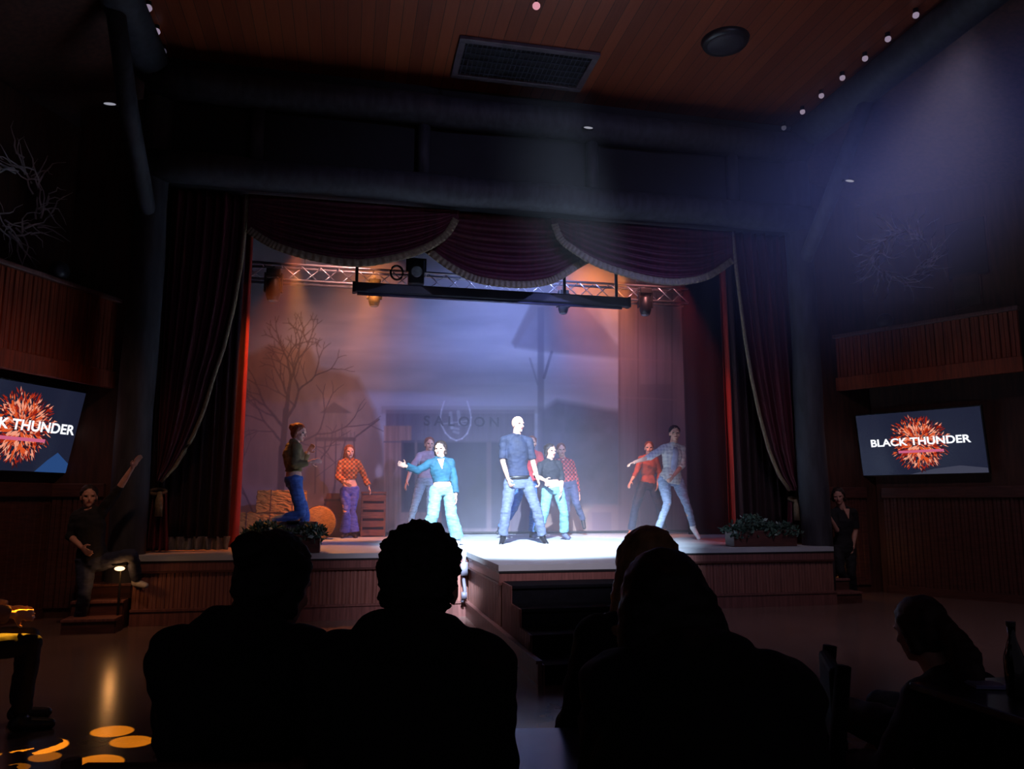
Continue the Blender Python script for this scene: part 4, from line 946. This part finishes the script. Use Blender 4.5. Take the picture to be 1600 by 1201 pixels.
# 1 leaping woman on the left
person('dancer furthest left, woman in an olive top and blue jeans with one leg kicked back', pxj(10.7, dict(head=(467, 676), shA=(452, 698, .13), shB=(463, 699, -.13), elA=(470, 722, .22), elB=(462, 726, -.2), wrA=(482, 706, .12), wrB=(484, 722, -.18), hipA=(457, 752, .1), hipB=(461, 752, -.08), knA=(476, 800, .1), knB=(470, 802, -.12), anA=(476, 850, .15), anB=(424, 818, -.05), toeA=(492, 856, .1), toeB=(402, 822, -.05))), (1, -.35, 0),
       dict(fem=1, hair='bun', hair_m=H_or, s=.97, chest=(1, -.2, 0), w=.95, trousers=dict(m=denim('denim_blue', '3f62a0'), flare=.07), top=dict(m=mat('olive_cloth', '746842', .85), bottom=.28, name='jacket', g=.022), shoes=WHT), group=DG)
# 2
person('dancer beside the crate, woman in an orange plaid shirt and flared blue jeans', pxj(13.75, dict(head=(546, 706), shA=(531, 724), shB=(560, 723), elA=(527, 745, -.05), elB=(571, 744), wrA=(539, 753, -.2), wrB=(576, 760, -.05), hipA=(539, 767), hipB=(554, 766), knA=(541, 800, -.15), knB=(551, 797, -.05), anA=(539, 831), anB=(553, 832), toeA=(535, 838, -.12), toeB=(556, 839, -.12))), (.25, -1, 0),
       dict(fem=1, hair='long', hair_m=H_or, s=.95, w=.9, trousers=dict(m=denim('denim_indigo', '4a55a0'), flare=.10, knee=.06), top=dict(m=plaid('orange_plaid', 'b8602a', '6a3a24', 'c88a50'), bottom=.38, cuff=.02)), group=DG)
# 3
person('dancer in a pale shirt and light jeans half hidden behind the teal-topped woman', pxj(13.6, dict(head=(671, 694), shA=(654, 712), shB=(684, 713), elA=(641, 733, -.1), elB=(692, 735), wrA=(636, 752, -.15), wrB=(690, 752, -.1), hipA=(659, 752), hipB=(675, 752), knA=(648, 790, -.1), knB=(672, 793), anA=(640, 820), anB=(674, 831), toeA=(635, 834, -.1), toeB=(676, 837, -.12))), (.1, -1, 0),
       dict(hair='short', hair_m=H_or, s=.98, trousers=dict(m=denim('denim_pale', '8fa0b8'), flare=.05, short=.15), top=dict(m=mat('pale_pink_cloth', 'a89aa8', .85), bottom=.1, sleeve=1.3), shoes=mat('boot_pink', 'b8909a', .6)), group=DG)
# 4
person('woman front and centre-left on the stage in a teal wrap top and pale wide jeans', pxj(11.1, dict(head=(688, 702), shA=(670, 724), shB=(706, 723), elA=(651, 735, -.1), elB=(711, 748), wrA=(634, 728, -.2), wrB=(712, 773, -.08), hipA=(681, 768), hipB=(702, 767), knA=(677, 804, -.12), knB=(705, 804, -.1), anA=(663, 839), anB=(715, 842), toeA=(655, 846, -.15), toeB=(712, 855, -.2))), (-.45, -1, 0),
       dict(fem=1, hair='bun', hair_m=H_bk, s=.98, w=.95, chest=(-.1, -1, 0), trousers=dict(m=denim('denim_mint', '5e868c'), flare=.105, knee=.085, g=.02, top=.16), top=dict(m=mat('teal_cloth', '174658', .8), bottom=.32, vneck=SKIN['light'], cuff=.012), shoes=WHT), group=DG)
# 5
person('tallest man at centre stage in a dark short-sleeved shirt and grey jeans', pxj(11.4, dict(head=(809, 663), shA=(785, 688), shB=(828, 689), elA=(784, 720), elB=(834, 721), wrA=(794, 748, -.12), wrB=(840, 748, -.1), hipA=(798, 754), hipB=(822, 753), knA=(791, 796, -.08), knB=(838, 795, -.08), anA=(786, 838), anB=(848, 838), toeA=(783, 850, -.16), toeB=(854, 849, -.14))), (.55, -1, 0),
       dict(hair='bald', s=1.03, w=1.02, chest=(.1, -1, 0), curlA=1.1, curlB=1.1, trousers=dict(m=denim('denim_grey', '4c566c'), flare=.068, knee=.075, belt=1), top=dict(m=mat('navy_shirt', '1a2238', .8), bottom=.06, sleeve=.9, collar=1), shoes=BLKS), group=DG)
# 6
person('dancer in a red shirt almost hidden behind the tallest man', pxj(13.2, dict(head=(831, 692), shA=(817, 711), shB=(844, 711), elA=(812, 732), elB=(852, 728, -.1), wrA=(812, 750, -.1), wrB=(842, 736, -.25), hipA=(815, 756), hipB=(830, 756), knA=(804, 793, -.05), knB=(834, 795, -.1), anA=(781, 826, .05), anB=(831, 831), toeA=(777, 832, -.08), toeB=(830, 838, -.14))), (-.1, -1, 0),
       dict(hair='short', hair_m=H_or, s=.97, trousers=dict(m=denim('denim_blue', '3f62a0'), flare=.065), top=dict(m=mat('red_cloth', 'a03038', .85), bottom=.05)), group=DG)
# 7
person('woman right of the tallest man in a black crop top and turquoise jeans', pxj(12.4, dict(head=(860, 705), shA=(843, 727), shB=(874, 725), elA=(838, 744, -.1), elB=(879, 746), wrA=(851, 750, -.26), wrB=(877, 766, -.12), hipA=(855, 767), hipB=(873, 766), knA=(851, 800, -.1), knB=(881, 799, -.1), anA=(840, 832), anB=(882, 832), toeA=(834, 838, -.14), toeB=(888, 840, -.1))), (.5, -1, 0),
       dict(fem=1, hair='bun', hair_m=H_bk, s=.98, w=.95, chest=(.15, -1, 0), trousers=dict(m=denim('denim_turquoise', '5c868c'), flare=.08, knee=.075), top=dict(m=mat('black_cloth', '14161f', .8), bottom=.4, sleeve=1.3), shoes=mat('sneaker_grey', '4a5068', .6)), group=DG)
# 8
person('man in a red plaid shirt and dark jeans behind the crop-topped woman', pxj(13.8, dict(head=(877, 703), shA=(867, 722), shB=(894, 723), elA=(863, 745), elB=(901, 748), wrA=(868, 762, -.1), wrB=(904, 771, -.05), hipA=(880, 757), hipB=(894, 756), knA=(886, 795), knB=(901, 787, -.1), anA=(882, 829), anB=(911, 812, .1), toeA=(880, 837, -.12), toeB=(913, 824, .02))), (-.1, -1, 0),
       dict(hair='short', hair_m=H_or, s=.97, trousers=dict(m=denim('denim_dark', '3a4468'), flare=.055), top=dict(m=plaid('red_plaid', 'a83a3c', '4a1c2c', 'c06060'), bottom=.1)), group=DG)
# 9
person('dancer in a rust-orange top and dark trousers, second from the right', pxj(13.6, dict(head=(1014, 700), shA=(1000, 717), shB=(1026, 719), elA=(993, 738, -.1), elB=(1032, 740), wrA=(986, 752, -.2), wrB=(1028, 757, -.1), hipA=(1004, 759), hipB=(1020, 759), knA=(992, 795, -.1), knB=(1030, 792, -.1), anA=(986, 829), anB=(1037, 827), toeA=(981, 837, -.1), toeB=(1042, 836, -.08))), (-.35, -1, 0),
       dict(fem=1, hair='short', hair_m=H_or, s=.96, w=.93, chest=(-.2, -1, 0), trousers=dict(m=denim('trousers_navy', '252c44'), flare=.07, knee=.07), top=dict(m=mat('rust_cloth', 'a04a30', .85), bottom=.06, sleeve=1.5), shoes=mat('shoe_tan', 'a05a3a', .5)), group=DG)
# 10
person('rightmost dancer, man in an open pale shirt, light jeans and white shoes', pxj(12.0, dict(head=(1054, 677), shA=(1036, 700), shB=(1067, 702), elA=(1013, 714, -.12), elB=(1067, 727, -.05), wrA=(991, 722, -.25), wrB=(1052, 744, -.22), hipA=(1037, 752), hipB=(1058, 750), knA=(1043, 787, -.2), knB=(1073, 788, -.12), anA=(1028, 826, -.05), anB=(1083, 822, .0), toeA=(1022, 836, -.18), toeB=(1092, 840, -.05))), (-.2, -1, 0),
       dict(hair='short', hair_m=H_bk, s=1.03, trousers=dict(m=denim('denim_sky', '8a9ab4'), flare=.05, knee=.06), top=dict(m=plaid('pale_stripe', 'dcdad0', 'd0cec6', 'b8b6b4', 34), bottom=-.1, grow=.05, sleeve=1.25, inner=mat('grey_tee', 'b0b8c8', .85), name='open_shirt'), shoes=WHT), group=DG)
# performers at the sides
person('performer in dark clothes left of the stage, arm raised, one foot on the steps', pxj(9.55, dict(head=(139, 776), shA=(117, 806), shB=(161, 802), elA=(108, 838), elB=(186, 766, -.05), wrA=(128, 855, -.15), wrB=(207, 730, -.1), hipA=(134, 880), hipB=(156, 880), knA=(132, 930, -.15), knB=(206, 866, -.1), anA=(122, 975), anB=(214, 906, .1), toeA=(113, 986, -.15), toeB=(228, 914, .05))), (.35, -1, 0),
       dict(hair='short', hair_m=H_bk, skin='dim', s=1.0, floor=0, curlB=.2, trousers=dict(m=denim('denim_dusk', '262c44'), flare=.06), top=dict(m=mat('black_shirt', '141318', .85), bottom=.0, sleeve=1.2), shoes=mat('shoe_grey', '8a8a94', .6)), group='performers beside the stage')
person('performer in black right of the stage steps, head bowed, arms bent', pxj(10.25, dict(head=(1310, 775, -.05), shA=(1299, 801), shB=(1336, 800), elA=(1306, 828, -.15), elB=(1338, 828), wrA=(1296, 807, -.25), wrB=(1333, 852, -.05), hipA=(1307, 860), hipB=(1328, 860), knA=(1314, 892, -.15), knB=(1330, 895, -.1), anA=(1326, 924), anB=(1334, 928), toeA=(1316, 931, -.12), toeB=(1330, 938, -.16))), (-.8, -1, -.4),
       dict(fem=1, hair='bun', hair_m=H_bk, skin='dim', s=.96, floor=0, w=.93, trousers=dict(m=mat('black_trousers', '121218', .8), flare=.06), top=dict(m=mat('black_shirt', '141318', .85), bottom=.0, sleeve=.9, vneck=SKIN['dim']), shoes=mat('shoe_grey', '8a8a94', .6)), group='performers beside the stage')

# ------------------------------------------------------------------ audience, seated
M_chair = mat('black_chair', '0b0b0c', .75, .1, 8, spec=.15)
def chair(name, loc, rz, label, m=M_chair, group='audience chairs', hgt=.88, wd=.21):
    t = thing(name, label, 'chair', loc, rz, group)      # sitter faces +Y
    bm = bmesh.new(); box(bm, -wd, wd, -.2, .2, .42, .46, bev=.015); obj('seat', bm, m, t)
    for x, y, h in ((-wd+.02, .18, .42), (wd-.02, .18, .42)): obj('leg', tb([(x, y, 0), (x, y, h)], .02, 8), m, t)
    for x in (-wd+.02, wd-.02): obj('leg', tb([(x, -.24, 0), (x, -.2, .44), (x, -.23, .66), (x, -.27, hgt)], [.02, .022, .022, .02], 8), m, t, True)
    bm = bmesh.new(); box(bm, -wd+.03, wd-.03, -.27, -.235, hgt-.22, hgt-.01, bev=.012); obj('backrest', bm, m, t)
    for y in (-.2, .18): obj('stretcher', tb([(-wd+.02, y, .2), (wd-.02, y, .2)], .012, 8), m, t)
    return t
def seated(px, py_head, y, rz, label, opts, lean=.04, shw=.2, shdrop=.20, roll=0, armout=.1, name=None, chairlab=None, thick=1.0, tilt=0.0, chairh=.82, chairwd=.2, chairm=None):
    """seat a person whose head centre is seen at px, py, y metres from the camera plane"""
    h = W(px, py_head, y=y); c, s_ = math.cos(rz), math.sin(rz)
    def L(x, yy, z): return (h.x+x*c-yy*s_, h.y+x*s_+yy*c, z)
    hz = h.z; shz = hz-shdrop; seat = .50
    J = dict(head=(h.x, h.y, hz), shA=L(-shw+tilt, -.11, shz-roll), shB=L(shw+tilt, -.11, shz+roll), elA=L(-shw-armout+tilt, -.03, shz-.29), elB=L(shw+armout+tilt, -.03, shz-.29), wrA=L(-.14, .27, shz-.34), wrB=L(.14, .27, shz-.34),
             hipA=L(-.1+tilt, -lean-.1, seat), hipB=L(.1+tilt, -lean-.1, seat), knA=L(-.14, .38, seat+.02), knB=L(.14, .38, seat+.02), anA=L(-.14, .36, .08), anB=L(.14, .36, .08), toeA=L(-.16, .52, .035), toeB=L(.16, .52, .035))
    if opts.get('head_shift'): J['head'] = L(opts['head_shift'], .03, hz)
    opts.setdefault('floor', 0); opts.setdefault('wide', 1); opts['w'] = thick; opts['lift'] = 0
    f = opts.pop('look', 0); fa = rz+f
    opts['chest'] = (-s_, c, 0)
    person(label, J, (-math.sin(fa), math.cos(fa), -.05), opts, group='seated audience', voxel=.009)
    if chairlab:
        p = L(tilt, -lean-.1, 0); chair('dining_chair', (p[0], p[1], 0), rz, chairlab, chairm or M_chair, hgt=chairh, wd=chairwd)
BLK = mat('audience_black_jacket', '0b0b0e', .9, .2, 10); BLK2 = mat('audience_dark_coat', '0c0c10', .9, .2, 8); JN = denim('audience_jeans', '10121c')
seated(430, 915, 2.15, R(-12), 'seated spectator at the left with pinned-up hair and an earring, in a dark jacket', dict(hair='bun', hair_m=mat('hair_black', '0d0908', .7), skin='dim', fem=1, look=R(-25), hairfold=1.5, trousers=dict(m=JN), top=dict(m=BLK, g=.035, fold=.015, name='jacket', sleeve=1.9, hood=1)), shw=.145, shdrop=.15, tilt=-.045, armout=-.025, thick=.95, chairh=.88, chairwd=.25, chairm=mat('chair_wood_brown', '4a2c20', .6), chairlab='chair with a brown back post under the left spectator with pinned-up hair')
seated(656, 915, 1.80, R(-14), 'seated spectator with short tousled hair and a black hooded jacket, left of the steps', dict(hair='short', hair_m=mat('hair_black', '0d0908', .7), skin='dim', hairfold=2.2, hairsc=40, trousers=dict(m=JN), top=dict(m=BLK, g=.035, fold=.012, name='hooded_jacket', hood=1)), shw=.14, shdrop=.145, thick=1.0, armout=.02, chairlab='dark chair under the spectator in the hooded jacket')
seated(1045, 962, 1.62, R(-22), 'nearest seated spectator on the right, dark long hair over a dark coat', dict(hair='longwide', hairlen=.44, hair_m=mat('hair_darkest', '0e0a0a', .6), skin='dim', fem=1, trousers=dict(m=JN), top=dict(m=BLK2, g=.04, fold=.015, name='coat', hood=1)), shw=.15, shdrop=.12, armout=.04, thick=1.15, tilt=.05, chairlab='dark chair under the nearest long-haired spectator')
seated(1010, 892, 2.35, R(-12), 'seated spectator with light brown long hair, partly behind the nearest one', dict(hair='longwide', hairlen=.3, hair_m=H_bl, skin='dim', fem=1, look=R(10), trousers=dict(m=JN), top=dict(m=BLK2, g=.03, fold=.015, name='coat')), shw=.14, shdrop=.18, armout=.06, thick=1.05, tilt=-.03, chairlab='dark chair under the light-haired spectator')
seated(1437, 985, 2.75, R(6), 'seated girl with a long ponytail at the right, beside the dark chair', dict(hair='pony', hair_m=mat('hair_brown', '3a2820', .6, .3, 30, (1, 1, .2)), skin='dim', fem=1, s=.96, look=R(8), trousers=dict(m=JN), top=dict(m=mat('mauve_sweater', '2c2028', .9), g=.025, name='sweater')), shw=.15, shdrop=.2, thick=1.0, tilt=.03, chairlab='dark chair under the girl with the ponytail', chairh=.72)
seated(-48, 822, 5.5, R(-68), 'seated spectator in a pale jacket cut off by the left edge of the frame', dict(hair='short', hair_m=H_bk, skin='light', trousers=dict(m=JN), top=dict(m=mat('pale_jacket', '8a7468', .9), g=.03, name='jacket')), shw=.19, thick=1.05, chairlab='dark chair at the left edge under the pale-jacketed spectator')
# earring of the left spectator
p = W(474, 897, y=2.2); t = thing('earring', 'tiny pale earring on the left spectator with pinned-up hair', 'earring', p)
bm = bmesh.new(); ball(bm, (0, 0, 0), .006, 10, 8); ball(bm, (0, 0, -.014), .004, 8, 6); obj('bead', bm, mat('pearl', 'd8c0b0', .3), t, True)
# empty chair and tables
p = W(1335, 1200, z=.55); p = W(1318, 1040, y=1.9); chair('dining_chair', (p.x-.168, p.y+.26, 0), R(62), 'empty dark chair with tall back posts at the lower right, left of the ponytailed girl', hgt=p.z, wd=.17)
def table(loc, r, h, label, m, sq=None):
    t = thing('table', label, 'table', loc, 0, 'audience tables')
    if sq: bm = bmesh.new(); box(bm, -sq[0], sq[0], -sq[1], sq[1], h-.03, h, bev=.008); obj('tabletop', bm, m, t)
    else: obj('tabletop', tb([(0, 0, h-.03), (0, 0, h)], r, 40), m, t)
    obj('pedestal', tb([(0, 0, .03), (0, 0, h-.03)], .035, 12), M_black, t); obj('base', tb([(0, 0, 0), (0, 0, .03)], [.24, .2], 24), M_black, t)
    return t
M_tab = mat('table_laminate', '5a5a78', .25, .08, 4, spec=.6)
p = W(840, 1160, z=.74); tt = table((p.x-.02, p.y-.12, 0), .3, .74, 'table with a violet sheen at the bottom centre between the spectators', M_tab, sq=(.36, .27)); tt.rotation_euler = (0, 0, R(-10))
p = W(1590, 1095, z=.74); tt = table((p.x+.16, p.y-.02, 0), .3, .74, 'dark table at the lower right edge with a bottle on it', mat('table_dark_laminate', '22222c', .25, spec=.5), sq=(.32, .34)); TR = p
p = W(1548, 1072, z=.742); t = thing('napkin', 'folded pale blue napkin on the right-hand table', 'napkin', p, R(-20)); bm = bmesh.new(); box(bm, -.07, .05, -.05, .05, 0, .006, bev=.002); box(bm, -.065, .03, -.04, .045, .006, .011, bev=.002); obj('paper', bm, mat('blue_napkin', '9aa6d8', .7), t)
p = W(1590, 1090, z=.742); t = thing('bottle', 'dark glass bottle standing on the right-hand table', 'bottle', p)
obj('glass', tb([(0, 0, 0), (0, 0, .01), (0, 0, .13), (0, 0, .17), (0, 0, .2), (0, 0, .235)], [.028, .032, .032, .02, .012, .013], 20), mat('dark_glass', '0e1512', .08, spec=.8), t, True); obj('cap', tb([(0, 0, .235), (0, 0, .25)], .015, 14), M_black, t)
p = W(1582, 1030, y=3.0); t = thing('menu_stand', 'upright dark menu holder behind the bottle on the right-hand table', 'menu holder', (p.x+.03, TR.y+.12, .74)); obj('board', bx(-.07, .07, 0, .012, .012, .2, bev=.003), M_black, t); obj('foot', bx(-.08, .08, -.03, .04, 0, .012), M_black, t)

# ------------------------------------------------------------------ amber gobo lamp throwing ovals on the floor at the lower left
GL = Vector((-3.6, 7.4, 4.4))
t = thing('gobo_lamp', 'black projector lamp fixed high on the left wall', 'stage light', GL)
obj('body', tb([(-.12, .12, .12), (0, 0, 0)], [.09, .1], 18), M_black, t, True); obj('bracket', bx(-.3, -.02, -.03, .03, .13, .16), M_black, t)
tgt = [((175, 1142), 42, 9), ((205, 1158), 42, 9), ((60, 1165), 58, 11), ((70, 1182), 32, 9), ((155, 1190), 48, 16), ((25, 1199), 28, 8), ((215, 1201), 34, 6), ((-30, 1180), 40, 9)]
for (c, wpx, hpx) in tgt:
    q = W(c[0], c[1], z=0); e = W(c[0]+wpx, c[1], z=0); r_ = (e-q).length*.72; d = (q-GL).length
    spot('gobo_beam_light', GL+(q-GL).normalized()*.12, q, 5200*r_*r_*90, (1, .40, .015), math.degrees(2*math.atan(r_/d)), .12, .004)

# ------------------------------------------------------------------ haze
def haze(name, label, c, h, dens, soft):
    bm = bmesh.new(); box(bm, -h[0], h[0], -h[1], h[1], -h[2], h[2])
    m = bpy.data.materials.new(name); m.use_nodes = True; nt = m.node_tree; nt.nodes.clear()
    o_ = nt.nodes.new('ShaderNodeOutputMaterial'); v = nt.nodes.new('ShaderNodeVolumeScatter'); nt.links.new(v.outputs[0], o_.inputs['Volume'])
    v.inputs['Density'].default_value = dens; v.inputs['Anisotropy'].default_value = .1; v.inputs['Color'].default_value = (.82, .86, 1, 1)
    if soft:
        tc = nt.nodes.new('ShaderNodeTexCoord'); mp = nt.nodes.new('ShaderNodeMapping'); mp.inputs['Scale'].default_value = (1/h[0], 1/h[1], 1/h[2])
        g = nt.nodes.new('ShaderNodeTexGradient'); g.gradient_type = 'QUADRATIC_SPHERE'; mu = nt.nodes.new('ShaderNodeMath'); mu.operation = 'MULTIPLY'; mu.inputs[1].default_value = dens
        nt.links.new(tc.outputs['Object'], mp.inputs[0]); nt.links.new(mp.outputs[0], g.inputs[0]); nt.links.new(g.outputs['Fac'], mu.inputs[0]); nt.links.new(mu.outputs[0], v.inputs['Density'])
    o = tag(obj(name, bm, m), label, 'haze', kind='stuff'); o.location = c
haze('stage_haze', 'thin theatrical haze hanging over the stage behind the proscenium', (2.06, 12.52, 3.62), (4.2, 2.14, 2.8), .045, 0)
haze('hall_haze', 'faint bluish haze drifting in front of the header at the upper right', (5.3, 6.9, 4.8), (4.2, 2.6, 2.7), .085, 1)
